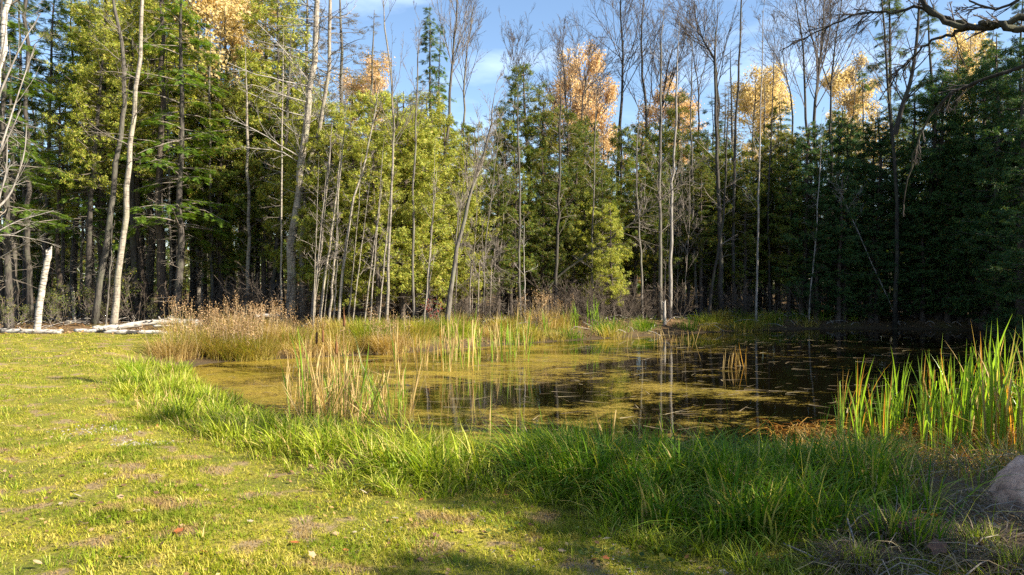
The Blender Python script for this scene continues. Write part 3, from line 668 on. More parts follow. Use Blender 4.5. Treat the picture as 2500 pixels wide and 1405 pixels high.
B('aspen_tree', 'straight slim grey aspen right of the lone bank aspen', [(1008, 792), (1010, 640), (1008, 470), (1016, 300), (1020, 160), (1024, 40)], 26.4, 0.085, M['grey'], M['twig'], 14, 0.5, 0.14, 0.6, 0.5, 5, 3, seed=41, taper=0.3)
B('leaning_tree', 'thick double-stemmed bare tree leaning right over the pond bank', [(1090, 796), (1102, 690), (1122, 580), (1148, 480), (1172, 400), (1200, 300), (1215, 190)], 26.0, 0.15, M['grey'], M['twig'], 22, 0.45, 0.22, 0.5, 0.5, 6, 5, seed=42, taper=0.2)
B('sapling_tree', 'thin grey stem hugging the thick leaning bare tree', [(1096, 796), (1108, 660), (1118, 540), (1136, 430), (1142, 350)], 26.3, 0.055, M['grey'], M['twig'], 10, 0.4, 0.2, n3=3, seed=43)
B('poplar_tree', 'tall bare poplar with broom-like crown above the sunlit cedars', [(1075, 790), (1078, 560), (1088, 380), (1102, 200), (1112, 80), (1120, -60), (1128, -220)], 31.0, 0.14, M['grey'], M['twig'], 26, 0.5, 0.22, 0.42, 0.6, 7, 5, seed=44, taper=0.18)
B('poplar_tree', 'bare poplar forking behind the broom-crowned poplar', [(1140, 790), (1138, 560), (1134, 330), (1136, 180), (1150, 60), (1170, -60)], 36.0, 0.13, M['grey'], M['twigdark'], 22, 0.5, 0.2, 0.45, 0.6, 7, 5, seed=45, taper=0.18)
B('sapling_tree', 'thin bare stem with arched twigs beside the pond, right of the leaning tree', [(1178, 760), (1186, 600), (1200, 480), (1214, 360), (1230, 240)], 28.5, 0.05, M['grey'], M['twig'], 18, 0.35, 0.2, 0.7, 0.2, 5, 4, seed=46)
B('forest_tree', 'straight grey trunk in front of the highest cedar spire', [(1270, 790), (1268, 640), (1268, 480), (1266, 340), (1262, 200)], 30.5, 0.1, M['grey'], M['twig'], 18, 0.35, 0.12, 1.0, 0.0, 4, 3, seed=47, taper=0.4)
B('dead_pole', 'thin bare pole with few twigs right of the highest cedar spire', [(1282, 800), (1281, 700), (1279, 600), (1280, 520)], 29.0, 0.045, M['dead'], M['dead'], 6, 0.3, 0.15, 0.9, 0.1, 3, 0, seed=48)

# bare poplars against the sky, left to right
sky_trees = [
    ([(1255, 780), (1255, 420), (1254, 300), (1260, 200), (1262, 100)], 44, .12, 'faint bare tree against the sky above the highest cedar spire'),
    ([(1225, 780), (1222, 520), (1216, 400), (1208, 300)], 40, .09, 'small bare tree in the sky gap left of the highest cedar spire'),
    ([(1395, 780), (1392, 400), (1385, 300), (1378, 200), (1372, 120)], 46, .15, 'leftmost bare tree rising in front of the large orange crown'),
    ([(1420, 780), (1420, 300), (1432, 200), (1440, 130)], 46, .12, 'bare tree right in front of the middle of the large orange crown'),
    ([(1450, 780), (1448, 400), (1455, 280), (1462, 200)], 44, .11, 'short dark bare tree at the right side of the large orange crown'),
    ([(1506, 780), (1508, 400), (1517, 250), (1518, 130), (1514, 40), (1520, -60)], 42, .19, 'tall bare tree immediately right of the large orange crown'),
    ([(1585, 780), (1582, 450), (1576, 280), (1566, 140), (1570, 30), (1578, -80)], 42, .2, 'tall bare tree with upswept crown, second right of the large orange crown'),
    ([(1608, 780), (1606, 450), (1612, 300), (1628, 180), (1650, 80)], 43, .17, 'bare tree leaning right behind the small orange crown'),
    ([(1700, 780), (1702, 420), (1706, 250), (1694, 150), (1676, 60)], 45, .13, 'crooked bare tree left of the big forked bare tree'),
    ([(1752, 780), (1752, 420), (1752, 270), (1744, 160), (1718, 100), (1698, 60), (1690, -40)], 40, .2, 'biggest forked dark bare tree in the middle of the sky'),
    ([(1936, 780), (1934, 420), (1932, 260), (1922, 200), (1912, 140), (1908, 60)], 45, .13, 'slim bare tree in front of the golden crown at right'),
    ([(1985, 780), (1980, 420), (1968, 300), (1960, 120), (1944, 30), (1930, -60)], 38, .17, 'left stem of the tall bare cluster right of the golden crown'),
    ([(1998, 780), (1992, 420), (1988, 260), (2002, 140), (2010, 20), (2012, -120)], 38.6, .2, 'thick middle stem of the tall bare cluster right of the golden crown'),
    ([(2030, 780), (2028, 420), (2026, 300), (2034, 150), (2050, 20), (2070, -90)], 39, .15, 'right stem of the tall bare cluster right of the golden crown'),
    ([(2075, 780), (2072, 400), (2084, 250), (2092, 160)], 44, .10, 'slim bare tree left of the small pointed spruce'),
    ([(1330, 780), (1332, 520), (1336, 380), (1340, 280)], 42, .08, 'thin bare stem between highest cedar spire and large orange crown')]
for i, (px, Yk, rk, lab) in enumerate(sky_trees):
    B('bare_poplar', lab, px, Yk, rk, M['greydark'], M['twigdark'], [20, 28, 16, 24][i % 4], [0.36, 0.48, 0.42][i % 3], [0.30, 0.24, 0.34, 0.27, 0.22][i % 5], [0.5, 0.7, 0.42, 0.6][i % 4], [0.45, 0.15, 0.6, 0.3, 0.5][i % 5], 8, 5, seed=60 + i, taper=0.14, fork=[1, 0, 2, 1, 0][i % 5], wob=[0.09, 0.14, 0.11][i % 3], group='leafless trees rising against the sky')
# second arm of the big forked tree and of the right-hand fork
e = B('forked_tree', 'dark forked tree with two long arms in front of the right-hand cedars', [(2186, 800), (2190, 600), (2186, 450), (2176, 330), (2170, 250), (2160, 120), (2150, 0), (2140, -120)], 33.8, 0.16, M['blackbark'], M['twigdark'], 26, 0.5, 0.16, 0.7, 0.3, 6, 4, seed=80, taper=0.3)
base = np.array(e.location)
P = catmull([[gx(u, 31), 31 + d, gz(v, 31)] for u, v, d in ((2184, 330, 0), (2196, 260, -.2), (2210, 200, -.4), (2222, 90, -.5), (2226, -60, -.6))], 14) - base
R = np.linspace(0.11, 0.04, 14); q, r = spawn(P[None], R[None], 16, 0.2, 1, 0.7, 0.25, 0.4, 6, 0.3, 0.1, np.random.default_rng(3), 0.008); q2, r2 = spawn(q, r, 5, 0.2, 1, 0.6, 0.45, 0.6, 5, 0.2, 0.1, np.random.default_rng(4), 0.005)
obj('branch', mk('branch', *joinvf([tubes(P, R, 7), tubes(q, r, 4), tubes(q2, r2, 3)]), M['greydark'], True), e)

# stems on the far bank
for i, (px, Yk, rk, lab, bk) in enumerate([
    ([(1612, 782), (1612, 640), (1610, 500), (1612, 330)], 33.0, .16, 'grey trunk with a pale broken stump at its foot on the far bank', 'grey'),
    ([(1634, 778), (1640, 620), (1638, 480), (1645, 380)], 33.2, .15, 'bluish grey trunk just right of the pale stump on the far bank', 'dead'),
    ([(1846, 790), (1850, 600), (1852, 440), (1856, 290)], 33.5, .085, 'thin straight pale trunk standing at the far water edge', 'dead'),
    ([(1762, 780), (1758, 640), (1752, 480), (1748, 330)], 35.0, .21, 'thick black trunk left of the thin pale trunk at the far water edge', 'greydark'),
    ([(1725, 786), (1738, 700), (1756, 600), (1765, 520)], 33.6, .13, 'curved dark stem leaning right against the thick black trunk', 'greydark'),
    ([(1795, 790), (1790, 620), (1792, 460), (1800, 200)], 36.0, .15, 'dark straight trunk between thick black trunk and thin pale trunk', 'greydark'),
    ([(1700, 780), (1696, 640), (1690, 500), (1688, 400)], 36.0, .12, 'grey trunk under the tip of the leaning dead tree', 'grey'),
    ([(1568, 782), (1566, 660), (1560, 560)], 33.0, .1, 'short leaning pale trunk left of the two far-bank grey trunks', 'grey'),
    ([(1440, 770), (1446, 700), (1444, 620), (1448, 500)], 32.0, .09, 'slim sunlit trunk behind the pond cattails', 'grey'),
    ([(1355, 775), (1358, 660), (1362, 560), (1364, 450)], 31.5, .13, 'dark trunk left of the slim sunlit trunk behind the pond', 'greydark'),
    ([(1880, 792), (1878, 640), (1874, 500), (1880, 380)], 36.5, .1, 'dark slim trunk right of the thin pale trunk', 'greydark'),
    ([(1975, 795), (1980, 700), (1990, 600)], 34.5, .07, 'pale leaning stick among dark trunks right of the far water', 'dead'),
    ([(2140, 810), (2150, 760), (2146, 690), (2148, 600)], 34.5, .1, 'pale-footed trunk at the waterline below the dark cedars', 'grey'),
    ([(2290, 806), (2280, 740), (2282, 660), (2300, 560)], 33.5, .1, 'bent grey trunk at the waterline left of the right-hand cattails', 'grey'),
    ([(2455, 810), (2440, 740), (2430, 680), (2436, 560)], 31.5, .1, 'curved slim trunk at the waterline near the right edge', 'grey')]):
    px = px + [(px[-1][0] * 2 - px[-2][0], px[-1][1] - 170), (px[-1][0] * 2 - px[-2][0] + 6, px[-1][1] - 330)]
    B('bank_tree', lab, px, Yk + (1.3 if px[0][0] > 2100 else 0), rk, M[bk], M['twig'], 20, 0.3, 0.09, 0.9, 0.0, 4, 3, seed=90 + i, taper=0.3, group='trunks along the far bank')
B('broken_stump', 'pale blue-grey broken stump at the foot of the far-bank trunk', [(1622, 790), (1622, 765), (1621, 742)], 31.8, 0.13, M['dead'], M['dead'], 0, taper=0.9)
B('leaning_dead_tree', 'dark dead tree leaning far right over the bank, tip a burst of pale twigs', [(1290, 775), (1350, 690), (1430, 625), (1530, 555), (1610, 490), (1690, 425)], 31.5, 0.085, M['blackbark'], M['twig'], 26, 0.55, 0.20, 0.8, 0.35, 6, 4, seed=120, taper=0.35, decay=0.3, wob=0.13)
B('leaning_dead_tree', 'thin pale dead sapling leaning left in front of the dark cedars', [(2200, 800), (2150, 690), (2100, 580), (2065, 500), (2030, 420)], 34.2, 0.06, M['dead'], M['dead'], 14, 0.5, 0.2, 0.8, 0.2, 4, 2, seed=121)
for i, (u, v1, Yk) in enumerate([(1150, 400, 30), (1215, 420, 31), (1240, 380, 32), (1165, 520, 28), (1195, 560, 29), (1650, 330, 36), (1670, 380, 35), (1590, 380, 36), (1620, 420, 34), (1110, 470, 28), (1145, 600, 27)]):
    B('bare_shrub', ['grey leafless shrub in the thicket right of the leaning bare tree', 'tall leafless shrub with arching twigs above the far-bank grey trunks'][5 <= i <= 8], [(u, 770), (u + 6, 640), (u + 14, 520 if v1 < 500 else 660), (u + 10, v1)], Yk, 0.045, M['twig'], M['twig'], 16, 0.2, 0.3, 0.6, 0.4, 5, 4, seed=130 + i, taper=0.3, cat='shrub', group=['thicket right of the leaning tree', 'shrubs above the far-bank trunks'][5 <= i <= 8])

ORD = 'first second third fourth fifth sixth seventh eighth ninth tenth eleventh twelfth thirteenth fourteenth fifteenth sixteenth'.split()
# ------------------------------------------------------------------ evergreen stands
def stand(kind, lst, name, label, group=None, cat='tree', boughs=True):
    order = {id(q): k for k, q in enumerate(sorted((q for q in lst if len(q) < 5), key=lambda q: q[0]))}
    for i, q in enumerate(lst):
        u, Y, h, *rest = q
        PH = {'cedar': 10, 'gold': 8, 'darkcedar': 12, 'highcedar': 15, 'highgold': 15, 'fir': 16, 'spruce': 16, 'tamarack': 15, 'pole': 15, 'yellow': 18, 'orange': 18, 'sapling': 2.2}[kind]
        wid = rest[0] if rest else 1.0
        s = h / PH
        lab = rest[1] if len(rest) > 1 else ORD[order[id(q)]] + ' from the left, ' + label
        plant(kind, i, gx(u, Y), Y, name, lab, cat, group if len(rest) < 2 else None, s * wid, 1 / wid, boughs=boughs)

# sunlit yellow-green cedars in the middle
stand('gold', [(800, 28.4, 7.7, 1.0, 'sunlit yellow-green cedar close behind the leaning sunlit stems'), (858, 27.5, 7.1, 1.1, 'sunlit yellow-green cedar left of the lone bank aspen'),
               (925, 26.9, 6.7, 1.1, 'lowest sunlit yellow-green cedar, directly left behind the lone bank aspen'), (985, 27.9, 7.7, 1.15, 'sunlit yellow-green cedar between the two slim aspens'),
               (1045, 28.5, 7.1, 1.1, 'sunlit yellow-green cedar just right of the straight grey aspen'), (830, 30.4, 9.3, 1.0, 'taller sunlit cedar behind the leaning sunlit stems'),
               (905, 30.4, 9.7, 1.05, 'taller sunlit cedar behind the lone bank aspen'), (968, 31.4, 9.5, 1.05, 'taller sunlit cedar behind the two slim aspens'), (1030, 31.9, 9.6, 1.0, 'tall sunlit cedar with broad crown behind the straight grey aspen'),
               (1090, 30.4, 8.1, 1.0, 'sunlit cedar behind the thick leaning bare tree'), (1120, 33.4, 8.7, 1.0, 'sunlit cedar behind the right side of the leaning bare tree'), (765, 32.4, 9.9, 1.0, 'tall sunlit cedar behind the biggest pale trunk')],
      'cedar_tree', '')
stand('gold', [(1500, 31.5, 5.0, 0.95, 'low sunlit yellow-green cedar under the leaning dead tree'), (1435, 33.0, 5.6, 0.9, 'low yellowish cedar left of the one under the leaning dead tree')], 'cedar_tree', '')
# cedar wall behind the pond
stand('cedar', [(1290, 35.5, 11.9, 1.0, 'highest cedar spire, pointed against the sky left of the large orange crown'), (1235, 35, 9.0, 1.0, 'cedar left of the highest cedar spire'), (1335, 35.5, 10.2, 1.0, 'cedar close right of the highest cedar spire'),
                (1180, 33, 8.4, 1.0, 'cedar behind the thicket of leafless shrubs'), (1390, 36, 9.6, 1.0, 'cedar below the left side of the large orange crown'), (1450, 36.5, 9.2, 1.1, 'cedar below the right side of the large orange crown'),
                (1510, 37, 9.2, 1.1, 'cedar below the tall bare tree beside the orange crown'), (1570, 38, 8.8, 1.1, 'cedar left of the shrubs above the far-bank trunks'), (1660, 39, 11.2, .9, 'cedar spire in front of the small orange crown'), (1720, 39, 9.4, 1.1, 'cedar left under the big forked bare tree'),
                (1320, 32.5, 7.2, 1.05, 'lower cedar in front of the highest cedar spire'), (1395, 33, 7.0, 1.1, 'lower cedar behind the pond cattails'), (1545, 35, 7.2, 1.15, 'lower cedar behind the low sunlit cedar'), (1250, 31.5, 6.4, 1.05, 'lower cedar at the bank right of the leafless thicket')],
      'cedar_tree', '')
stand('cedar', [(1610, 36.5, 7.0), (1680, 37, 7.4), (1740, 38, 8), (1790, 38, 8.2), (1830, 38.5, 8.4), (1880, 38, 8.6), (1925, 37.5, 9), (1965, 37, 9.2), (1470, 34, 6.8), (1900, 40, 10.2), (1780, 42, 9.5), (1850, 43, 10), (1540, 41, 10), (1420, 40, 10.2), (1620, 42, 10.4), (1700, 43, 10)],
      'cedar_tree', 'among the green cedars in the wall behind the far-bank trunks', 'cedar wall behind the far bank')
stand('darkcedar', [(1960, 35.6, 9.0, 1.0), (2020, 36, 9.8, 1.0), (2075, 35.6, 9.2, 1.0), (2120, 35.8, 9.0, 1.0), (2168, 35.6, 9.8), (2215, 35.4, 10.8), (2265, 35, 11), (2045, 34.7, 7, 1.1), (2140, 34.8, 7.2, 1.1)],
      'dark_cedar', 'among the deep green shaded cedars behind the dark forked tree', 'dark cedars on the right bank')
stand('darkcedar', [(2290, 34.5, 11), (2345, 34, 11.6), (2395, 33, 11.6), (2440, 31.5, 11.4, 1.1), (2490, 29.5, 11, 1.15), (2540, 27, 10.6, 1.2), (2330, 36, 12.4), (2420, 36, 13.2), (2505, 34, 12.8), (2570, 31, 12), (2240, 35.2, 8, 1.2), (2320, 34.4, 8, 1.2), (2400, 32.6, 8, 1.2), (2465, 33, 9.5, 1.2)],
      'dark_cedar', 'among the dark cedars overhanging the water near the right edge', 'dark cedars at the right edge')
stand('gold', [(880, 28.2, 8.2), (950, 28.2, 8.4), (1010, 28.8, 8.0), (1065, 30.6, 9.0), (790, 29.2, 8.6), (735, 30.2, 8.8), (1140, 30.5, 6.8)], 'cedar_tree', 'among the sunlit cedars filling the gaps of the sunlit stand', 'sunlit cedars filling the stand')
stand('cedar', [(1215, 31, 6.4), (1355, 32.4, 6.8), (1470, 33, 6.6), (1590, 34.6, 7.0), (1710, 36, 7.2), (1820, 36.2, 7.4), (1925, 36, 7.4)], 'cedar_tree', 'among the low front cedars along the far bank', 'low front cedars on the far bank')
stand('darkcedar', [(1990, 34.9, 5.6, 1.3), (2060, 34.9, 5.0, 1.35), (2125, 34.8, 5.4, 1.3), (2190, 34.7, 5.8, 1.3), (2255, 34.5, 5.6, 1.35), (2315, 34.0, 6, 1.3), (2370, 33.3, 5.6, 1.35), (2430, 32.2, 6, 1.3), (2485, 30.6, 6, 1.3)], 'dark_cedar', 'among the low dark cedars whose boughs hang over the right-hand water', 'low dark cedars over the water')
prng = np.random.default_rng(303)
for i in range(34):
    u = prng.uniform(1130, 2450); Y = prng.uniform(36, 46); 
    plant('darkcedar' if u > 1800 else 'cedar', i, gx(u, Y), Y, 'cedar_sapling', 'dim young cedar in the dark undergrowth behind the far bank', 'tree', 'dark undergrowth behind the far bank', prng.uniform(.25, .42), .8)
for i in range(22):
    u = prng.uniform(-80, 700); Y = prng.uniform(36, 48)
    plant('cedar', i, gx(u, Y), Y, 'cedar_sapling', 'dim young cedar in the undergrowth deep behind the white logs', 'tree', 'dark undergrowth behind the white logs', prng.uniform(.25, .45), .8)
stand('spruce', [(1035, 38, 15.4, .75, 'dark spruce with a narrow tufted tip above the sunlit cedars'), (2125, 40, 12.8, .7, 'small pointed spruce against the sky right of the bare cluster'), (2200, 41, 18.5, .9, 'tall dark spruce behind the dark forked tree'),
                 (2290, 41, 17, 1.0, 'tall spruce right of the dark forked tree'), (2370, 42, 15.5, 1.0, 'spruce in front of the small golden crown at the top right'), (2460, 38, 16, 1.0, 'spruce behind the dark cedars at the right edge')], 'spruce_tree', '')
stand('fir', [(1072, 36.5, 14.3, .55, 'golden green pointed conifer beside the narrow tufted spruce')], 'fir_tree', '')
stand('tamarack', [(1800, 42, 14.6, 1.0, 'brownish golden tamarack spire left of the golden crown'), (1770, 44, 13, .9, 'smaller brownish tamarack behind the big forked bare tree'), (1870, 44, 13.6, .9, 'brownish tamarack in front of the golden crown'),
                   (845, 34, 15.5, 1.1, 'tall brownish tamarack behind the second pale trunk'), (740, 36, 16.5, 1.1, 'tall brownish tamarack behind the biggest pale trunk'), (880, 36, 14.5, 1.0, 'brownish tamarack left of the orange crown behind the stand')], 'tamarack_tree', '')
# left wood
stand('fir', [(432, 29.5, 15.0, .95, 'bright green fir with layered boughs right of the tall pale poplar'), (105, 33, 15.5, .7, 'narrow fir with thin dark boughs above the broken birch snag'), (365, 33, 16, 1.0, 'fir directly right of the tall pale poplar'),
              (215, 31.5, 13.5, 1.0, 'green fir left of the dark crooked trunk'), (20, 27, 14.0, .9, 'fir behind the left edge birch'), (470, 36, 15, 1.0, 'fir behind the bright green layered fir')], 'fir_tree', '')
stand('highcedar', [(250, 35, 16.5), (310, 36, 15.5), (180, 35, 14.5), (400, 36, 15.5), (520, 33.5, 11.4), (575, 34.5, 11.8), (630, 34, 11.2), (665, 36, 16), (715, 37, 15), (500, 42, 17), (610, 44, 17), (345, 40, 18), (270, 42, 17)],
      'cedar_tree', 'among the tall high-crowned cedars in the wood behind the white logs', 'tall cedars behind the white logs')
stand('cedar', [(540, 32.5, 10), (590, 33, 9.4), (640, 32.5, 9.6), (690, 34, 11), (500, 36, 10)], 'cedar_tree', 'among the green cedars above the dry brush', 'cedars above the dry brush')
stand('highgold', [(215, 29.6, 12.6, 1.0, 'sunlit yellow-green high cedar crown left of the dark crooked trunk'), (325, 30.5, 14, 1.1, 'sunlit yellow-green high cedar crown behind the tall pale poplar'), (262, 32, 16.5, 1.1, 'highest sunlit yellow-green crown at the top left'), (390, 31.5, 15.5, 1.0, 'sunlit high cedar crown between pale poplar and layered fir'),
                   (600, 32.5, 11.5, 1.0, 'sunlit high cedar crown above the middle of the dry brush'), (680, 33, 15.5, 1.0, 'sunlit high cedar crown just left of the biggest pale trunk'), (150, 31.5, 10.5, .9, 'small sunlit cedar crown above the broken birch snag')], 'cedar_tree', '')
# golden and orange crowns
stand('orange', [(1430, 78, 25.4, .9, 'large rounded orange crown against the sky'), (1388, 80, 24.2, .8, 'left shoulder of the large orange crown, a slightly lower tree'), (1472, 79, 22.6, .8, 'right shoulder of the large orange crown, a lower tree'), (1640, 76, 21.9, .85, 'small orange crown right of the large one'), (1682, 77, 20.4, .8, 'lower pale crown touching the small orange crown on its right'), (915, 66, 21.0, .9, 'faint orange crown glimpsed behind the top of the sunlit stand')], 'autumn_tree', '')
stand('yellow', [(1830, 78, 24.2, .9, 'golden rounded crown behind the brownish tamaracks'), (2060, 70, 22.2, .85, 'golden crown behind the tall bare cluster'), (1880, 80, 24.0, .85, 'golden crown close right of the golden rounded crown'), (2100, 72, 20.6, .8, 'lower golden crown left of the small pointed spruce'), (560, 37, 17.5, 1.1, 'bright yellow crown at the top left above the cedars'), (485, 38, 17.5, 1.0, 'yellow crown behind the bright green fir'),
                 (2385, 48, 18.6, .7, 'small golden crown at the top right behind the overhanging branch')], 'autumn_tree', '')
# far wood: trunks one behind the other
frng = np.random.default_rng(21)
def filler(n, u0, u1, Y0, Y1, kinds, label, group, hmul=(0.75, 1.05), name='forest_tree'):
    k = 0; tries = 0; placed = []
    while k < n and tries < 4000:
        tries += 1
        Y = frng.uniform(Y0, Y1); u = frng.uniform(u0, u1); x = gx(u, Y)
        if any((x - a) ** 2 + (Y - b) ** 2 < 0.9 for a, b in placed): continue
        placed.append((x, Y))
        kd = kinds[int(frng.integers(len(kinds)))]
        plant(kd, k, x, Y, name, label, 'tree', group, frng.uniform(*hmul), frng.uniform(0.9, 1.1))
        k += 1
filler(30, -150, 480, 33, 52, ['pole', 'pole', 'highcedar', 'pole'], 'slim dim trunk deep in the wood behind the white logs', 'wood behind the white logs', (0.8, 1.1))
filler(22, -200, 700, 54, 90, ['cedar', 'pole', 'pole'], 'farthest pale trees glimpsed between trunks behind the white logs', 'farthest wood behind the white logs', (0.8, 1.1))
for i, (u, Y) in enumerate([(60, 46), (95, 48), (125, 45), (165, 50), (215, 47), (20, 44), (300, 52), (360, 50), (330, 58), (90, 58), (140, 60), (450, 56)]):
    plant('cedar', i, gx(u, Y), Y, 'forest_tree', 'dim low cedar deep in the wood behind the broken birch snag and logs', 'tree', 'dim low cedars behind the white logs', 0.95)
filler(16, 430, 760, 36, 60, ['pole', 'pole', 'highcedar'], 'slim dim trunk deep in the wood behind the dry brush', 'wood behind the dry brush', (0.7, 1.0))
filler(26, 760, 1250, 35, 60, ['cedar', 'cedar', 'pole'], 'background tree deep behind the sunlit stand', 'wood behind the sunlit stand', (0.65, 0.85))
filler(40, 1250, 1950, 40, 65, ['cedar', 'cedar', 'cedar', 'pole'], 'background tree deep behind the cedar wall', 'wood behind the cedar wall', (0.6, 0.8))
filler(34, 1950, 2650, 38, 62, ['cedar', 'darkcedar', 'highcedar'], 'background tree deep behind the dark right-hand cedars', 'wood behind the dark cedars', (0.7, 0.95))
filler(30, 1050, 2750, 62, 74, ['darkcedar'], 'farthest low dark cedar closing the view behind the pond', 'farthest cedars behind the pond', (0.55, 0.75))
def far_wood():
    rng = np.random.default_rng(404); n = 26000
    x = rng.uniform(-150, 150, n); y = rng.uniform(95, 135, n)
    top = 8.5 + 2.2 * np.sin(x * .21 + y * .3) + 1.6 * np.sin(x * .57) + rng.normal(0, .8, n)
    z = rng.uniform(0, 1, n) ** .8 * top
    V, F = place(*LEAF, np.stack([x, y, z], 1), rng.normal(0, 1, (n, 3)), rng.normal(0, 1, (n, 3)), rng.uniform(.7, 1.6, n))
    tag(obj('far_wood', mk('far_wood', V, F, M['cedar'])), 'distant mass of forest closing the horizon behind all the trees', 'forest', kind='stuff')
far_wood()
# trees on the right bank beyond the edge of the view
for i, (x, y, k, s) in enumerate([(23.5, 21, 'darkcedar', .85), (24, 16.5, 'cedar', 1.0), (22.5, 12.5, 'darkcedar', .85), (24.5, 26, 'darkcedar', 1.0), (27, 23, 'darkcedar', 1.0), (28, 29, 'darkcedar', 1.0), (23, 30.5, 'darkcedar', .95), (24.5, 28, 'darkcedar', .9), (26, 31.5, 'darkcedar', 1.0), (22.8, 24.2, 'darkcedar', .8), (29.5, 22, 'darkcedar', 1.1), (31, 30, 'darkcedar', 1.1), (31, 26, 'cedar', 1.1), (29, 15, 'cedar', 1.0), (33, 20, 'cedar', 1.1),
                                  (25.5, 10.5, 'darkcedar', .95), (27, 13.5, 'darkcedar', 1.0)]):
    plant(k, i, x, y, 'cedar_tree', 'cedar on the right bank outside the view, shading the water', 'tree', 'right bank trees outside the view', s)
for i, (x, y, s) in enumerate([(25, 27.5, 1.1), (28, 26.5, 1.15), (26.5, 29.5, 1.1), (30.5, 28, 1.2), (23.5, 32, 1.05), (33, 30, 1.2)]):
    plant('spruce', i, x, y, 'spruce_tree', 'tall spruce on the right bank outside the view, shading the far cedars', 'tree', 'right bank spruces outside the view', s)
for i, (x, y, k, s) in enumerate([(9.9, 4.9, 'darkcedar', .54), (10.0, 3.5, 'darkcedar', .60), (10.2, 2.1, 'darkcedar', .66), (12.0, 4.3, 'darkcedar', .66), (12.2, 2.6, 'darkcedar', .74), (9.5, 0.9, 'cedar', .72), (9.4, -0.3, 'cedar', .76), (11.6, 0.8, 'cedar', .82), (11.2, -0.8, 'cedar', .85), (15.5, 2.2, 'pole', 1.0)]):  # unseen; the last, a thin spruce, is added to streak the lawn with shadow
    plant(k, i, x, y, 'cedar_tree', 'cedar beside the viewpoint on the right, shading the near grass', 'tree', 'near cedars outside the view on the right', s)
for i, (u, Y, h) in enumerate([(20, 26.5, .9), (60, 27.2, .7), (130, 27, 1.0), (150, 27.8, 1.3), (210, 29, 1.2), (300, 31, 1.6), (315, 30, 1.8), (330, 31.5, 1.5), (5, 27.5, 1.0), (370, 29.5, .8), (120, 30, 1.2), (250, 29.5, .7)]):
    plant('sapling', i, gx(u, Y), Y, 'understory_sapling', 'low leafy yellow-green sapling on the forest floor behind the white logs', 'shrub', 'saplings behind the white logs', h / 2.2 * 1.1)

# ------------------------------------------------------------------ overhanging tree at the right
def overhang():
    base = np.array([9.2, 7.2, hz(9.2, 7.2)])
    e = obj('overhanging_tree', None, loc=base)
    tag(e, 'dark near tree outside the right edge whose lichen-spotted branches hang into the top right', 'tree')
    rng = np.random.default_rng(77)
    P = catmull([(9.2, 7.2, -0.2), (9.1, 7.25, 2.0), (8.8, 7.3, 4.2), (8.9, 7.2, 6.5), (9.3, 7.0, 9.0), (9.1, 6.9, 11.8)], 16) - base
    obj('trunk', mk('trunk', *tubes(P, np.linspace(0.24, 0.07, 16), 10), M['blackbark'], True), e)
    def limb(path, r0, r1, n=10, n2=5, n3=3, lf=0.22, up=0.05, twig='twigdark', hang=None):
        Q = catmull([(gx(u, Y), Y, gz(v, Y)) for u, v, Y in path], 22) - base
        Q[1:-1] += rng.normal(0, 0.012, (20, 3))
        R = np.linspace(r0, r1, 22) * 0.62
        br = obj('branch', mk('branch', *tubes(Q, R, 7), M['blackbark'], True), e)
        if n:
            a, ra = spawn(Q[None], R[None], n, 0.25, 1.0, 0.6, lf, 0.35, 7, up, 0.07, rng, 0.007)
            b, rb = spawn(a, ra, n2, 0.2, 1.0, 0.6, 0.45, 0.5, 5, up, 0.09, rng, 0.0045)
            pr = [tubes(a, ra, 4), tubes(b, rb, 3)]
            if n3:
                c, rc = spawn(b, rb, n3, 0.2, 1.0, 0.6, 0.5, 0.6, 4, up, 0.1, rng, 0.003)
                pr.append(tubes(c, rc, 3))
            obj('twigs', mk('twigs', *joinvf(pr), M[twig], True), br)
    limb([(2620, 20, 7.3), (2500, 45, 7.4), (2420, 62, 7.5), (2350, 68, 7.5), (2310, 55, 7.6), (2255, 10, 7.7), (2225, -40, 7.8)], 0.064, 0.036, 8)
    limb([(2620, 110, 7.3), (2500, 78, 7.35), (2430, 62, 7.45), (2390, 60, 7.5)], 0.06, 0.05, 4)
    limb([(2400, 62, 7.5), (2330, 80, 7.6), (2270, 105, 7.8), (2215, 150, 8.0), (2160, 220, 8.3)], 0.032, 0.01, 14, 6, 3, 0.30, -0.3)
    limb([(2360, 66, 7.5), (2300, 48, 7.7), (2230, 22, 7.8), (2170, 34, 8.0), (2100, 34, 8.2), (2020, 66, 8.4), (1960, 100, 8.6)], 0.035, 0.009, 16, 6, 3, 0.28, -0.1)
    limb([(2640, 130, 7.0), (2500, 165, 7.4), (2400, 195, 7.6), (2330, 225, 7.8), (2280, 270, 7.9), (2245, 330, 8.0), (2222, 410, 8.1), (2205, 500, 8.2)], 0.036, 0.010, 12, 4, 3, 0.14, -0.3)
    limb([(2640, -60, 7.0), (2520, -20, 7.5), (2440, 20, 7.8), (2380, 10, 8.0), (2330, -30, 8.3)], 0.03, 0.012, 10, 6, 3, 0.35, 0.1)
    for k in range(9):                                       # upper limbs above the frame
        a = rng.uniform(0, 6.28); z0 = rng.uniform(4.5, 8.5)
        Q = np.stack([np.array([8.95, 7.2, z0]) + np.array([math.cos(a), math.sin(a), 0.55]) * s for s in np.linspace(0, 2.6, 9)]) - base
        R = np.linspace(0.05, 0.015, 9)
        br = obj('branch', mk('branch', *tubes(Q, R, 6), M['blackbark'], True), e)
        q, r = spawn(Q[None], R[None], 9, 0.2, 1, 0.7, 0.4, 0.4, 6, 0.2, 0.08, rng, 0.007); q2, r2 = spawn(q, r, 5, 0.2, 1, 0.6, 0.5, 0.5, 5, 0.1, 0.08, rng, 0.004)
        obj('twigs', mk('twigs', *joinvf([tubes(q, r, 4), tubes(q2, r2, 3)]), M['twigdark'], True), br)
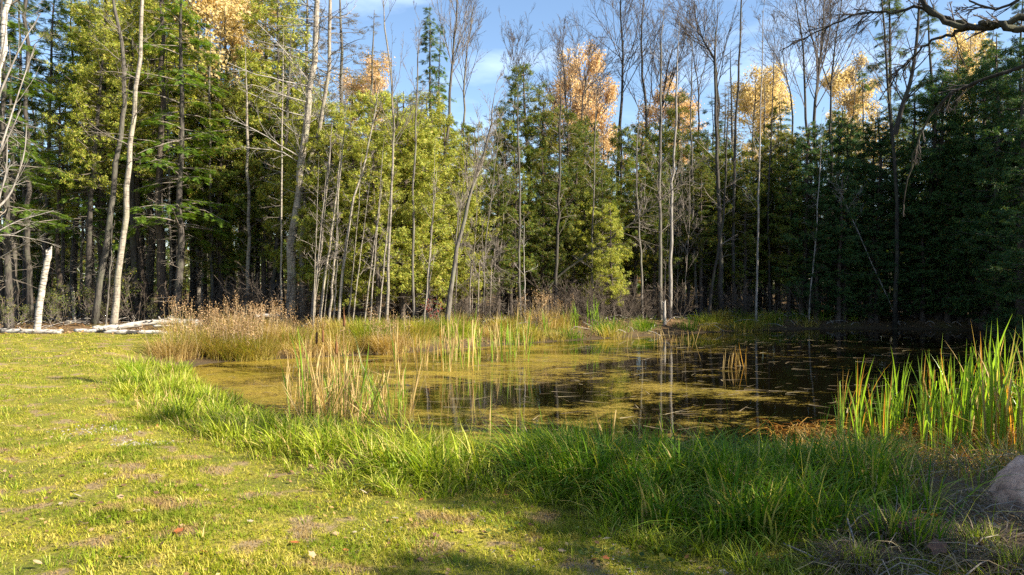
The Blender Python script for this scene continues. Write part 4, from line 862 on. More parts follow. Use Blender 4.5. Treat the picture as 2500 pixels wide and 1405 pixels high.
overhang()

# ------------------------------------------------------------------ leafless brush under the trees
def brush(seed):
    rng = np.random.default_rng(seed); P = []
    for k in range(9):
        a = rng.uniform(0, 6.28); l = rng.uniform(.2, .9); h = rng.uniform(.7, 1.9)
        s = np.linspace(0, 1, 6)[:, None]; q = np.array([rng.normal(0, .15), rng.normal(0, .15), -.05])
        P.append(q + s * np.array([math.cos(a) * l, math.sin(a) * l, 0]) + np.array([0, 0, 1.0]) * h * (s - .25 * s * s) + rng.normal(0, .03, (6, 3)) * s)
    P = np.stack(P); Rr = np.full((9, 6), .011) * np.linspace(1, .5, 6)
    q1, r1 = spawn(P, Rr, 6, .2, 1, .8, .5, .7, 5, .15, .14, rng, .006); q2, r2 = spawn(q1, r1, 4, .2, 1, .7, .55, .7, 3, .1, .15, rng, .005)
    return mk('stems', *tubes(P, Rr, 4), M['brushtwig'], True), mk('twigs', *joinvf([tubes(q1, r1, 3), tubes(q2, r2, 3)]), M['brushtwig'], True)
BR = [brush(900 + k) for k in range(4)]
brng = np.random.default_rng(905)
for i in range(84):
    if i < 60:
        for _ in range(300):
            u = brng.uniform(1120, 2480); Y = brng.uniform(26, 40); x = gx(u, Y); s = float(sdist(np.array([x]), np.array([Y]))[0])
            if .8 < s < 4.5: break
        lab, gr = 'brown leafless brush tangled along the far bank', 'leafless brush along the far bank'
    else:
        Y = brng.uniform(27, 36); x = gx(brng.uniform(0, 1100), Y)
        lab, gr = 'brown leafless brush on the forest floor left of the leaning bare tree', 'leafless brush on the left forest floor'
    e = obj('bare_brush', None, loc=(x, Y, hz(x, Y)), rot=(0, 0, brng.uniform(0, 6.28)), scale=(brng.uniform(.8, 1.5),) * 3)
    tag(e, lab, 'shrub', gr); obj('stems', BR[i % 4][0], e); obj('twigs', BR[i % 4][1], e)

# ------------------------------------------------------------------ lawn grass
def scatter(n, x0, x1, y0, y1, rng):
    return rng.uniform(x0, x1, n), rng.uniform(y0, y1, n)
def lawn():
    rng = np.random.default_rng(31)
    parts = []
    for (y0, y1, x0, x1, n, h, w, S) in [(3.4, 6.3, -5.5, 4.2, 150000, 0.044, 0.0058, 1), (6.3, 9.5, -8.5, 0.5, 80000, 0.044, 0.0075, 1), (9.5, 15, -13, -4, 60000, 0.04, 0.010, 1), (15, 25.2, -21, -7, 60000, 0.045, 0.018, 1)]:
        x, y = scatter(n, x0, x1, y0, y1, rng)
        keep = (pdist(LAWNPOLY, x, y) < 0.12) & (np.abs(x) < y * 0.70 + 1.2)
        # thin and lush patches
        pn = np.sin(x * 2.1 + 1.3 * np.sin(y * 1.7)) * np.sin(y * 2.6 + 0.9 * np.sin(x * 2.3)) + 0.6 * np.sin(x * 5.3 + y * 3.1) * np.sin(y * 6.1 - x * 2.2)
        keep &= rng.uniform(-1.3, 1.0, n) < pn * 0.75 + 0.25
        x, y, pn = x[keep], y[keep], pn[keep]; m = len(x)
        b = np.stack([x, y, hgt(x, y) - 0.004], 1)
        hh = h * rng.uniform(0.45, 1.3, m) * (1 + 0.35 * pn)
        parts.append(blades(b, hh, rng.uniform(0, 6.28, m), rng.uniform(0.3, 1.3, m), w * rng.uniform(0.7, 1.4, m), S if y0 > 6 else 2, rng))
    V, F = joinvf(parts)
    tag(obj('lawn_grass', mk('lawn_grass', V, F, M['lawn'])), 'short yellow-green lawn grass', 'grass', kind='stuff')
    # coarse tufts scattered over the lawn
    parts = []
    k = 230
    x, y = scatter(k * 4, -9, 2.5, 3.8, 14, rng)
    ok = (pdist(LAWNPOLY, x, y) < -0.05) & (np.abs(x) < y * .7 + 1); x, y = x[ok][:k], y[ok][:k]
    for a, b_ in zip(x, y):
        m = int(rng.integers(10, 26)); q = rng.normal(0, 0.035, (m, 2))
        bx, by = a + q[:, 0], b_ + q[:, 1]
        parts.append(blades(np.stack([bx, by, hgt(bx, by)], 1), rng.uniform(0.04, 0.095, m), np.arctan2(q[:, 1], q[:, 0]), rng.uniform(0.4, 1.3, m), rng.uniform(0.004, 0.007, m), 2, rng))
    tag(obj('lawn_tufts', mk('lawn_tufts', *joinvf(parts), M['sedge'])), 'coarse green tufts dotted over the lawn', 'grass', kind='stuff')
lawn()

# ------------------------------------------------------------------ sedge band along the near shore
def band_points(n, rng, a0, a1, f0=0.0, f1=1.0):
    t = rng.uniform(a0, a1, n); f = rng.uniform(f0, f1, n)
    i = t * (len(FRONT) - 1)
    fx = np.stack([np.interp(i, np.arange(len(FRONT)), FRONT[:, k]) for k in (0, 1)], 1)
    bx = np.stack([np.interp(i, np.arange(len(BACK)), BACK[:, k]) for k in (0, 1)], 1)
    return fx * (1 - f[:, None]) + bx * f[:, None], f
def sedge(name, label, seed, ntuft, a0, a1, per, h0, h1, mat, f1=1.0, w=0.008, gap=0.0):
    rng = np.random.default_rng(seed); parts = []
    c, f = band_points(ntuft, rng, a0, a1, 0.0, f1)
    for (cx, cy), ff in zip(c, f):
        if math.sin(cx * 3.1 + 1.7 * math.sin(cy * 2.3)) * math.sin(cy * 2.7 + cx) + rng.uniform(-.5, .5) < -1 + gap: continue
        th = rng.uniform(h0, h1) * (0.55 + 0.45 * min(1, ff * 3.0)) * (1 - 0.40 * ff); sp = rng.uniform(.05, .11); m = int(per * rng.uniform(0.4, 1.5)); q = rng.normal(0, sp, (m, 2))
        bx, by = cx + q[:, 0], cy + q[:, 1]
        az = np.arctan2(q[:, 1], q[:, 0]) + rng.normal(0, 0.55, m)
        hh = th * rng.uniform(0.35, 1.25, m)
        parts.append(blades(np.stack([bx, by, np.maximum(hgt(bx, by), WATER - 0.03) - 0.01], 1), hh, az, rng.uniform(0.2, 1.0, m) * rng.uniform(.7, 1.8), w * rng.uniform(0.45, 1.3, m), 4, rng, droop=0.42))
    tag(obj(name, mk(name, *joinvf(parts), mat)), label, 'sedge', kind='stuff')
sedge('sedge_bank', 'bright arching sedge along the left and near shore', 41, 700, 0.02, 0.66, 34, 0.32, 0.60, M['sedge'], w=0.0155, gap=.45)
def fringe(seed, n):
    rng = np.random.default_rng(seed); parts = []
    c, f = band_points(n, rng, 0.05, 0.97, -0.16, 0.06)
    for (cx, cy), ff in zip(c, f):
        m = int(rng.integers(8, 26)); q = rng.normal(0, .04, (m, 2)); bx, by = cx + q[:, 0], cy + q[:, 1]
        parts.append(blades(np.stack([bx, by, hgt(bx, by) - .005], 1), rng.uniform(.05, .2) * rng.uniform(.5, 1.3, m), np.arctan2(q[:, 1], q[:, 0]) + rng.normal(0, .5, m), rng.uniform(.3, 1.4, m), rng.uniform(.004, .010, m), 3, rng))
    tag(obj('sedge_edge', mk('sedge_edge', *joinvf(parts), M['sedge'])), 'short tufts where the lawn runs into the near sedge', 'grass', kind='stuff')
fringe(45, 420)
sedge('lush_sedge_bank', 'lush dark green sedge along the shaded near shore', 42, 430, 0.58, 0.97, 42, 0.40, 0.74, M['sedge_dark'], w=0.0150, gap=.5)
sedge('sedge_fringe', 'sparse tall stems at the edge of the near shore', 43, 190, 0.3, 0.99, 7, 0.6, 0.95, M['sedge'], w=0.006)
sedge('dry_sedge', 'straw-coloured dead blades mixed into the near sedge', 44, 240, 0.1, 0.97, 10, 0.3, 0.6, M['dry'], w=0.010)

# ------------------------------------------------------------------ grass clumps round the pond
CLM = {}
def clump(name, label, group, x, y, rad, n, h0, h1, mat, w=0.012, lean=(0.15, 0.9), seed=0, plumes=0, cat='grass clump', S=4):
    key = (rad, n, h0, h1, mat.name, seed % 4); plumes_key = (plumes, rad, h1, seed % 3)
    rng = np.random.default_rng(seed)
    z0 = max(hz(x, y), WATER - 0.02)
    if key not in CLM:
        q = rng.normal(0, rad * 0.5, (n, 2))
        b = np.stack([q[:, 0], q[:, 1], np.full(n, -0.06)], 1)
        CLM[key] = mk('blades', *blades(b, rng.uniform(h0, h1, n), np.arctan2(q[:, 1], q[:, 0]) + rng.normal(0, 0.7, n), rng.uniform(*lean, n), w * rng.uniform(0.6, 1.3, n), S, rng), mat)
    e = obj(name, None, loc=(x, y, z0), rot=(0, 0, rng.uniform(0, 6.28)), scale=(1, 1, rng.uniform(.85, 1.15))); tag(e, label, cat, group)
    obj('blades', CLM[key], e)
    if plumes:
        q = rng.normal(0, rad * 0.5, (plumes, 2)); hh = rng.uniform(h1 * 0.8, h1 * 1.15, plumes)
        a = rng.uniform(0, 6.28, plumes); ln = rng.uniform(0, 0.25, plumes)
        top = np.stack([q[:, 0] + np.cos(a) * ln, q[:, 1] + np.sin(a) * ln, hh], 1); bot = np.stack([q[:, 0], q[:, 1], np.zeros(plumes)], 1)
        P = np.stack([bot, bot * 0.45 + top * 0.55, top], 1)
        obj('stems', mk('stems', *tubes(P, np.full((plumes, 3), 0.005), 3), M['straw']), e)
        k = 24; c = np.repeat(top, k, 0) + rng.normal(0, 0.035, (plumes * k, 3)) * np.array([1, 1, 3.2]) - np.array([0, 0, .06])
        d = rng.normal(0, 1, (plumes * k, 3)) + np.array([0, 0, 0.8])
        obj('seed_plumes', mk('seed_plumes', *place(*LEAF, c, d, rng.normal(0, 1, (plumes * k, 3)), 0.04 * rng.uniform(.6, 1.3, plumes * k)), M['seedhead']), e)
    return e
crng = np.random.default_rng(51)
dry_spots = [(480, 20.5), (520, 21.0), (560, 20.4), (600, 20.8), (640, 21.3), (680, 21.6), (500, 22.2), (545, 22.8), (590, 22.6), (635, 23.4), (675, 23.4), (460, 21.6), (440, 23), (615, 24.5), (560, 24.6)]
for i, (u, Y) in enumerate(dry_spots):
    x = gx(u, Y); s = float(sdist(np.array([x]), np.array([Y]))[0])
    if s < 0.05: Y += 0.1 - s + 0.3; x = gx(u, Y)
    clump('dry_grass_clump', 'tan dry grass clump with pinkish seed plumes at the left end of the pond', 'dry brush at the left end of the pond', x, Y, 0.5, 320, 0.45, 0.92, M['dry'] if i % 3 else M['golden_sedge'], 0.013, (0.2, 1.2), 500 + i, 12)
for i in range(30):
    for _ in range(200):
        x = crng.uniform(-10.5, -3.0); Y = crng.uniform(18.5, 23.5); s = float(sdist(np.array([x]), np.array([Y]))[0])
        if 0.0 < s < 1.5 and Y > 19.0: break
    clump('dry_grass_clump', 'low tawny grass clump at the waterline below the dry brush', 'low tawny clumps at the waterline', x, Y, 0.5, 260, 0.4, 0.85, [M['dry'], M['golden_sedge'], M['sedge'], M['dry']][i % 4], 0.013, (0.3, 1.3), 760 + i, 4)
for i in range(34):
    u = crng.uniform(720, 1260); Yw = 21.2 + (u - 700) / 560 * 4.6
    Y = Yw + crng.uniform(0.1, 3.6)
    x = gx(u, Y)
    if float(sdist(np.array([x]), np.array([Y]))[0]) < 0.02: continue
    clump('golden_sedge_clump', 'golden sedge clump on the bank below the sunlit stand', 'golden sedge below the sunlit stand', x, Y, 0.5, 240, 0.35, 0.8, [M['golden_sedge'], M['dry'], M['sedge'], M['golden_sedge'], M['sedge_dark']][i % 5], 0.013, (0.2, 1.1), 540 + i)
for i in range(38):
    u = crng.uniform(1230, 2080); x0 = None
    for _ in range(60):
        Y = crng.uniform(25, 37); x = gx(u, Y); s = float(sdist(np.array([x]), np.array([Y]))[0])
        if 0.0 < s < 1.6: x0 = x; break
    if x0 is None: continue
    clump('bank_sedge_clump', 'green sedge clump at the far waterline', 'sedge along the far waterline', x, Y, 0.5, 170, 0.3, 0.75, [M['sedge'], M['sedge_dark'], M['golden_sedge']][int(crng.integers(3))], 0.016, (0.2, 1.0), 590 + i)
clump('dry_grass_clump', 'pinkish dry grass mound on the far bank right of the green cattails', None, gx(1325, 28.6), 28.6, 0.8, 420, 0.5, 1.0, M['dry'], 0.013, (0.2, 1.1), 700, 26)
clump('dry_grass_clump', 'smaller pinkish dry mound beside the far-bank dry grass mound', None, gx(1365, 29.6), 29.6, 0.6, 300, 0.5, 0.9, M['golden_sedge'], 0.013, (0.2, 1.1), 701, 14)
for i in range(26):
    x, Y = crng.uniform(2.9, 6.0), crng.uniform(6.3, 8.6)
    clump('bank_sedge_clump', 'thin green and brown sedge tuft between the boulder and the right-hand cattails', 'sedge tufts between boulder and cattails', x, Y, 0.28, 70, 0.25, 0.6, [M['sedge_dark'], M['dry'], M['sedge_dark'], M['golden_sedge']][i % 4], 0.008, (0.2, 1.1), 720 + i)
clump('lawn_edge_tuft', 'bright grass tuft cut by the left edge of the lawn', None, gx(-5, 10.6), 10.6, 0.16, 90, 0.2, 0.34, M['sedge'], 0.008, (0.4, 1.2), 702)

# ------------------------------------------------------------------ cattails: every plant a thing, every leaf a part
def cat_leaf(seed, bend, h=1.0, w=0.0088, S=8, kink=None):
    rng = np.random.default_rng(seed)
    s = np.linspace(0, 1, S + 1); tw = rng.uniform(-0.6, 0.6)
    x = bend * (0.18 * s + 0.82 * s ** 2.6); z = h * (s - 0.22 * abs(bend) * s ** 3)
    if kink:
        k = s > kink
        x = np.where(k, x + (s - kink) * 0.85, x); z = np.where(k, z - (s - kink) * 1.25, z)
    c = np.stack([x, np.zeros_like(s), z], 1)
    ww = w * np.minimum(1, 3.0 * (1 - s) + 0.03) * (0.8 + 0.2 * np.sin(s * 3))
    sd = np.stack([np.sin(tw * s * 3), np.cos(tw * s * 3), np.zeros_like(s)], 1); nm = np.stack([np.cos(tw * s * 3), -np.sin(tw * s * 3), np.zeros_like(s)], 1)
    V = np.stack([c - sd * ww[:, None], c + nm * (ww * 0.35)[:, None], c + sd * ww[:, None]], 1).reshape(-1, 3)
    F = []
    for k in range(S):
        a = 3 * k
        for j in (0, 1): F += [(a + j, a + j + 1, a + j + 4), (a + j, a + j + 4, a + j + 3)]
    return V, np.array(F)
CL = {}
for mt in ('cat_green', 'cat_amber', 'cat_dry'):
    CL[mt] = [mk('leaf', *cat_leaf(800 + k, [0.05, 0.10, 0.17, 0.27, 0.12, 0.08][k], kink=[None, None, None, None, 0.62, 0.78][k]), M[mt], True) for k in range(6)]
def lathe(prof, s=8):
    P = np.array([[(0, 0, z)] for r, z in prof]).reshape(1, -1, 3).astype(float); R = np.array([[r for r, z in prof]])
    return tubes(P, R, s, True)
HEAD = mk('seed_head', *lathe([(0.004, 0), (0.0125, 0.008), (0.0145, 0.03), (0.0145, 0.13), (0.012, 0.15), (0.004, 0.16), (0.003, 0.26)]), M['head'], True)
STALK = mk('stalk', *tubes(np.array([(0, 0, -0.05), (0.01, 0, 0.5), (0.0, 0.01, 1.0)]), np.array([0.006, 0.005, 0.004]), 5), M['cat_dry'], True)
def cattail(x, y, label, group, h, mats, nl, head=False, lay=0.0, rng=RNG, wide=1.0):
    e = obj('cattail', None, loc=(x, y, WATER - 0.02 if sdist(np.array([x]), np.array([y]))[0] < 0.1 else hz(x, y)))
    e.rotation_euler = (rng.normal(0, 0.05 + lay), rng.normal(0, 0.05 + lay), rng.uniform(0, 6.28))
    tag(e, label, 'cattail', group)
    for k in range(nl):
        mt = mats[int(rng.integers(len(mats)))]
        l = h * rng.uniform(0.6, 1.05); kb = int(rng.integers(6)) if rng.uniform() < .75 else int(rng.integers(2))
        obj('leaf', CL[mt][kb], e, loc=(rng.normal(0, .012), rng.normal(0, .012), 0), rot=(0, rng.normal(0, 0.05), rng.uniform(0, 6.28)), scale=(l * rng.uniform(.7, 1.3), l * wide, l))
    if head:
        st = obj('stalk', STALK, e, scale=(1, 1, h * 0.95))
        obj('seed_head', HEAD, e, loc=(0, 0, h * 0.95), scale=(1.3, 1.3, 1.15))
krng = np.random.default_rng(61)
# right-hand green and amber stand
for i in range(112):
    u = 1985 + 600 * krng.uniform() ** 0.72; Y = krng.uniform(8.5, 10.4)
    t = min(1, max(0, (u - 2100) / 280)); h = (1.0 + 0.55 * t) * krng.uniform(0.62, 1.05)
    cattail(gx(u, Y), Y, 'green and amber cattail in the stand left of the boulder', 'right-hand cattail stand', h, ['cat_green', 'cat_green', 'cat_green', 'cat_green', 'cat_green', 'cat_amber'] if u < 2330 else ['cat_green', 'cat_green', 'cat_green', 'cat_green', 'cat_amber', 'cat_green', 'cat_dry'], int(krng.integers(5, 8)), rng=krng)
for u, Y, h in [(2090, 9.3, 1.35), (2100, 9.4, 1.3), (2390, 9.2, 1.78), (2400, 9.1, 1.72), (2480, 8.9, 1.5)]:
    cattail(gx(u, Y), Y, 'one of the tallest cattails standing above the stand left of the boulder', 'tallest right-hand cattails', h, ['cat_green', 'cat_green', 'cat_amber'], 5, rng=krng)
# dry stand at the near left shore
for i in range(84):
    u = krng.uniform(700, 1010); Y = krng.uniform(10.5, 13.0)
    cattail(gx(u, Y), Y, 'dry straw-coloured cattail in the stand at the near left shore', 'dry cattail stand', krng.uniform(0.75, 1.5) * (1.0 if u < 900 else 0.75), ['cat_dry', 'cat_dry', 'cat_dry', 'cat_green'] if u < 880 else ['cat_dry', 'cat_green', 'cat_dry', 'cat_green'], int(krng.integers(4, 7)), lay=krng.choice([.04, .07, .16]), rng=krng, wide=.8)
for u, Y, h, lab in [(768, 11.4, 1.22, 'dry cattail with brown head, leftmost of the close pair of heads'), (788, 11.2, 1.27, 'dry cattail with brown head, right one of the close pair'), (842, 11.6, 1.5, 'tallest dry cattail with a brown head above the dry stand'), (820, 11.0, 1.1, 'dry cattail with the lowest brown head in the dry stand')]:
    cattail(gx(u, Y), Y, lab, 'dry cattails with brown heads', h, ['cat_dry'], 3, True, rng=krng)
# green stand in the middle of the pond and fringe
for i in range(84):
    u = krng.uniform(960, 1290); Y = krng.uniform(17.4, 20.8) + (1.5 if u > 1180 else 0)
    g = krng.uniform()
    cattail(gx(u, Y), Y, 'green cattail in the stand in the middle of the pond', 'mid-pond cattail stand', krng.uniform(0.8, 1.65) * (0.75 if u < 1080 else 1), ['cat_green', 'cat_dry'] if u > 1080 else ['cat_dry', 'cat_dry', 'cat_green', 'cat_amber'], int(krng.integers(3, 6)), rng=krng, wide=.85)
for i in range(16):
    u = [1395, 1440, 1395, 1450, 1235, 1345][i % 6] + krng.uniform(-15, 15); Y = [28.8, 29.6, 28.9, 29.4, 25.2, 27.2][i % 6] + krng.uniform(-.2, .3)
    cattail(gx(u, Y), Y, 'green cattail in a small tuft on the far bank', 'far-bank cattail tufts', krng.uniform(0.8, 1.3), ['cat_green'], 6, rng=krng, wide=1.5)
for i in range(26):
    u = krng.uniform(1500, 1720); Y = krng.uniform(24, 27.5)
    cattail(gx(u, Y), Y, 'sparse dry reed standing in the water before the far bank', 'sparse reeds in the water', krng.uniform(0.35, 0.75), ['cat_dry'], 2, lay=0.08, rng=krng, wide=1.2)
for i in range(12):
    u = krng.uniform(1765, 1830); Y = krng.uniform(17.8, 19)
    cattail(gx(u, Y), Y, 'withered brown reed in the small tuft out in the dark water', 'withered reeds in the dark water', krng.uniform(0.35, 0.75), ['cat_amber', 'cat_dry'], 2, lay=0.12, rng=krng)
for i in range(16):
    u = krng.uniform(1020, 1680); Y = krng.uniform(8.7, 10.4)
    cattail(gx(u, Y), Y, 'single slender reed at the edge of the near sedge', 'slender reeds along the near sedge', krng.uniform(0.45, 0.75), ['cat_green', 'cat_dry'], 2, rng=krng, wide=.7)

# ------------------------------------------------------------------ birch logs
def log(label, pts, r0, r1, knots=3, seed=0):
    rng = np.random.default_rng(seed)
    w = [(gx(u, Y), Y, gz(v, Y)) for u, v, Y in pts]
    w = [(x, y, max(z, hz(x, y) + (r0 + r1) * 0.22)) for x, y, z in w]
    P = catmull(w, 24); P[1:-1] += rng.normal(0, r0 * 0.06, (22, 3))
    base = P[0].copy(); P = P - base
    R = np.linspace(r0, r1, 24) * 0.80 * (1 + rng.normal(0, 0.03, 24))
    e = obj('birch_log', None, loc=base); tag(e, label, 'log', 'white birch logs at the lawn edge')
    obj('stem', mk('stem', *tubes(P, R, 12, True), M['birch'], True), e)
    for k in range(knots):
        i = int(rng.integers(3, 21)); d = nrm(np.array([rng.normal(0, .4), -0.6, rng.uniform(0.2, 1)]))
        obj('branch_stub', mk('branch_stub', *tubes(np.stack([P[i], P[i] + d * (R[i] + 0.06), P[i] + d * (R[i] + 0.14)]), np.array([.035, .03, .022]), 7, True), M['dead'], True), e)
log('long white birch log lying at the far left lawn edge, cut by the left edge', [(-120, 806, 25.0), (0, 809, 24.8), (80, 811, 24.6), (152, 813, 24.5)], 0.13, 0.11, 3, 1)
log('straight white birch log lying in the middle of the far lawn edge', [(182, 814, 24.4), (260, 816, 24.3), (360, 816, 24.2), (418, 815, 24.1)], 0.10, 0.09, 2, 2)
log('short white birch piece at the right end of the lawn-edge logs', [(425, 817, 24.0), (458, 819, 23.8)], 0.075, 0.07, 0, 3)
log('bent white birch log raised on the ground behind the lawn-edge logs', [(226, 803, 25.6), (290, 799, 25.9), (350, 790, 26.2), (425, 786, 26.4), (492, 789, 26.5)], 0.11, 0.15, 4, 4)
log('thin white birch piece lying under the bent raised log', [(375, 797, 25.9), (440, 797, 25.7), (492, 795, 25.6)], 0.06, 0.055, 0, 5)
log('weathered white log half hidden behind the dry brush', [(622, 772, 26.6), (650, 771, 26.7), (682, 771, 26.8)], 0.09, 0.08, 0, 6)
log('short white log glimpsed in the dry brush left of the biggest trunk', [(520, 797, 25.2), (565, 797, 25.3)], 0.07, 0.06, 0, 7)
def stump():
    x, y = gx(420, 28.5), 28.5
    rng = np.random.default_rng(9); K = 7
    P = np.stack([rng.normal(0, .01, K), rng.normal(0, .01, K), np.linspace(-0.1, 0.36, K)], 1)
    e = obj('tree_stump', None, loc=(x, y, hz(x, y))); tag(e, 'low grey rotten stump behind the bent raised log', 'stump')
    V, F = tubes(P, np.array([.30, .24, .19, .17, .16, .16, .15]), 14, True)
    V[-17:] += rng.normal(0, 0.035, (17, 3))
    obj('stem', mk('stem', V, F, M['dead'], True), e)
    for k in range(5):
        a = k * 1.3 + .3
        obj('root', mk('root', *tubes(np.array([(math.cos(a) * .1, math.sin(a) * .1, .12), (math.cos(a) * .32, math.sin(a) * .32, .03), (math.cos(a) * .55, math.sin(a) * .55, -.06)]), np.array([.09, .06, .03]), 6), M['dead'], True), e)
stump()

# ------------------------------------------------------------------ boulder
def boulder():
    import bmesh
    m, nt, out = newmat('pink_granite')
    v = mapped(nt, (1, 1, 1)); n1 = noise(nt, v, 7, 6, 0.65); n2 = noise(nt, v, 120, 3, 0.7); n3 = noise(nt, v, 2.0, 4)
    c = ramp(nt, [(0.3, (0.17, 0.085, 0.05)), (0.50, (0.55, 0.32, 0.21)), (0.66, (0.78, 0.50, 0.35))], n1)
    c = mixc(nt, ramp(nt, [(0.38, (0.75,) * 3), (0.5, (0,) * 3)], n2), c, (0.12, 0.09, 0.085))
    c = mixc(nt, ramp(nt, [(0.55, (0,) * 3), (0.7, (0.5,) * 3)], n3), c, (0.34, 0.28, 0.17))
    p = N(nt, 'ShaderNodeBsdfPrincipled', Roughness=0.8); nt.links.new(c, p.inputs['Base Color'])
    b = N(nt, 'ShaderNodeBump', Strength=0.9, Distance=0.02); nt.links.new(mixc(nt, 0.4, n1, n2), b.inputs['Height']); nt.links.new(b.outputs[0], p.inputs['Normal'])
    nt.links.new(p.outputs[0], out.inputs[0])
    bm = bmesh.new(); bmesh.ops.create_icosphere(bm, subdivisions=5, radius=1.0)
    rng = np.random.default_rng(12)
    V = np.array([q.co[:] for q in bm.verts])
    # planar facets cut the ball into a broken block
    for nrmv, dd in [((-0.9, -0.35, 0.05), .60), ((-0.55, -0.5, 0.72), .70), ((-0.15, -0.25, 0.96), .66), ((0.45, -0.5, 0.75), .72), ((-0.35, -0.93, -0.05), .62), ((0.55, -0.83, 0.1), .66), ((0.9, 0.1, 0.2), .72), ((-0.7, 0.6, 0.3), .7), ((0, 0.9, 0.4), .7), ((-0.75, -0.3, -0.6), .66)]:
        n_ = np.array(nrmv) / np.linalg.norm(nrmv); over = np.maximum(V @ n_ - dd, 0); V = V - (over * 0.62)[:, None] * n_
    V += 0.016 * np.stack([np.sin(V[:, 1] * 9 + V[:, 2] * 7), np.sin(V[:, 0] * 8 + V[:, 2] * 11), np.sin(V[:, 0] * 10 - V[:, 1] * 8)], 1)
    V += 0.006 * np.stack([np.sin(V[:, 1] * 31 + V[:, 2] * 23), np.sin(V[:, 0] * 27 + V[:, 2] * 33), np.sin(V[:, 0] * 29 - V[:, 1] * 25)], 1)
    V = V * np.array([0.66, 0.62, 0.52])
    F = np.array([[q.index for q in f.verts] for f in bm.faces]); bm.free()
    x, y = 4.08, 5.6
    o = obj('boulder', mk('boulder', V, F, m, True), loc=(x, y, -0.12), rot=(0, 0.05, 0.2))
    tag(o, 'rounded pinkish granite boulder cut by the right edge', 'boulder')
boulder()

# ------------------------------------------------------------------ leaves, litter, twigs
def ovleaf(lobes=0):
    n = 12; a = np.linspace(0, 2 * math.pi, n, endpoint=False)
    r = 0.5 * (1 - 0.25 * np.abs(np.sin(a)) ) * (1 + (0.28 * np.cos(a * 5) if lobes else 0))
    V = np.stack([r * np.cos(a) + 0.5, r * np.sin(a) * (1.0 if lobes else 0.62), 0.12 * np.sin(a) ** 2 + 0.05 * np.cos(2 * a)], 1)
    V = np.vstack([V, [(0.5, 0, 0)], [(-0.35, 0.02, 0.03)], [(0.0, -0.02, 0.01)]])
    F = [(i, (i + 1) % n, n) for i in range(n)] + [(n // 2, n + 1, n + 2)]
    return V, np.array(F)
OV, MAPLE = ovleaf(0), ovleaf(1)
def flatmat(name, c):
    m, nt, out = newmat(name)
    n = noise(nt, mapped(nt, (1, 1, 1)), 6, 3)
    cc = ramp(nt, [(0.3, tuple(q * .65 for q in c)), (0.7, c)], n)
    p = N(nt, 'ShaderNodeBsdfPrincipled', Roughness=0.6); nt.links.new(cc, p.inputs['Base Color'])
    t = nt.nodes.new('ShaderNodeBsdfTranslucent'); nt.links.new(cc, t.inputs[0])
    ms = nt.nodes.new('ShaderNodeMixShader'); ms.inputs[0].default_value = .25
    nt.links.new(p.outputs[0], ms.inputs[1]); nt.links.new(t.outputs[0], ms.inputs[2]); nt.links.new(ms.outputs[0], out.inputs[0])
    return m
LM = {'orange': flatmat('orange_fallen_leaf', (0.42, 0.13, 0.035)), 'tan': flatmat('tan_fallen_leaf', (0.45, 0.30, 0.17)), 'brown': flatmat('brown_fallen_leaf', (0.15, 0.075, 0.045)), 'white': flatmat('bleached_fallen_leaf', (0.46, 0.38, 0.26)), 'maroon': flatmat('maroon_fallen_leaf', (0.13, 0.025, 0.03))}
LMESH = {(c, s): mk('fallen_leaf', *(OV if s == 0 else MAPLE), LM[c], True) for c in LM for s in (0, 1)}
lrng = np.random.default_rng(71)
def fallen(u, v, c, s, size, label, group=None, lift=0.02):
    Y = 1.65 * FPX / (v - HOR); x = gx(u, Y)
    o = obj('fallen_leaf', LMESH[c, s], loc=(x, Y, hz(x, Y) + lift), rot=(lrng.normal(0, .3), lrng.normal(0, .3), lrng.uniform(0, 6.28)), scale=(size,) * 3)
    tag(o, label, 'leaf', group)
for u, v, c, s, sz, lab in [(440, 1315, 'orange', 1, .10, 'orange lobed leaf on the lawn at the bottom left'), (707, 1335, 'orange', 1, .085, 'red-orange leaf left of the bare soil patch'), (1065, 1212, 'orange', 0, .075, 'orange leaf where the lawn meets the near sedge'),
                            (1240, 1222, 'orange', 0, .075, 'orange leaf lying in the edge of the lawn shade'), (1485, 1258, 'brown', 1, .11, 'dark brown curled leaf at the foot of the shaded sedge'), (180, 1220, 'white', 0, .11, 'large bleached curled leaf on the left lawn'),
                            (970, 1283, 'white', 0, .11, 'long bleached leaf in the middle of the near lawn'), (895, 1222, 'white', 0, .11, 'bleached leaf close below the near sedge'), (10, 1110, 'brown', 0, .09, 'reddish brown leaf at the left edge of the lawn'), (100, 1385, 'tan', 0, .08, 'tan rounded leaf at the bottom left corner'),
                            (208, 1235, 'brown', 0, .07, 'dark leaf beside the large bleached leaf'), (1462, 1315, 'brown', 0, .06, 'small mauve-brown leaf in the shaded lawn'), (1290, 1285, 'maroon', 0, .07, 'maroon leaf in the shaded lawn'), (1700, 1282, 'orange', 0, .06, 'orange-brown leaf among the shaded sedge stems'), (1490, 1368, 'orange', 1, .07, 'rust leaf on a green weed near the gravel patch'),
                            (2262, 1300, 'orange', 0, .085, 'upper bright orange leaflet on the dead grass heap'), (2250, 1318, 'orange', 0, .085, 'left lower bright orange leaflet on the dead grass heap'), (2280, 1316, 'orange', 0, .085, 'right lower bright orange leaflet on the dead grass heap'), (2235, 1345, 'maroon', 1, .11, 'maroon leaf below the orange leaflets'),
                            (2300, 1392, 'brown', 1, .13, 'large crumpled brown leaf at the bottom right'), (2440, 1330, 'tan', 1, .1, 'yellowish leaf below the boulder')]:
    fallen(u, v, c, s, sz * (.72 if u < 2000 else 1), lab, lift=0.03 if u < 2000 else 0.14)
k = 0
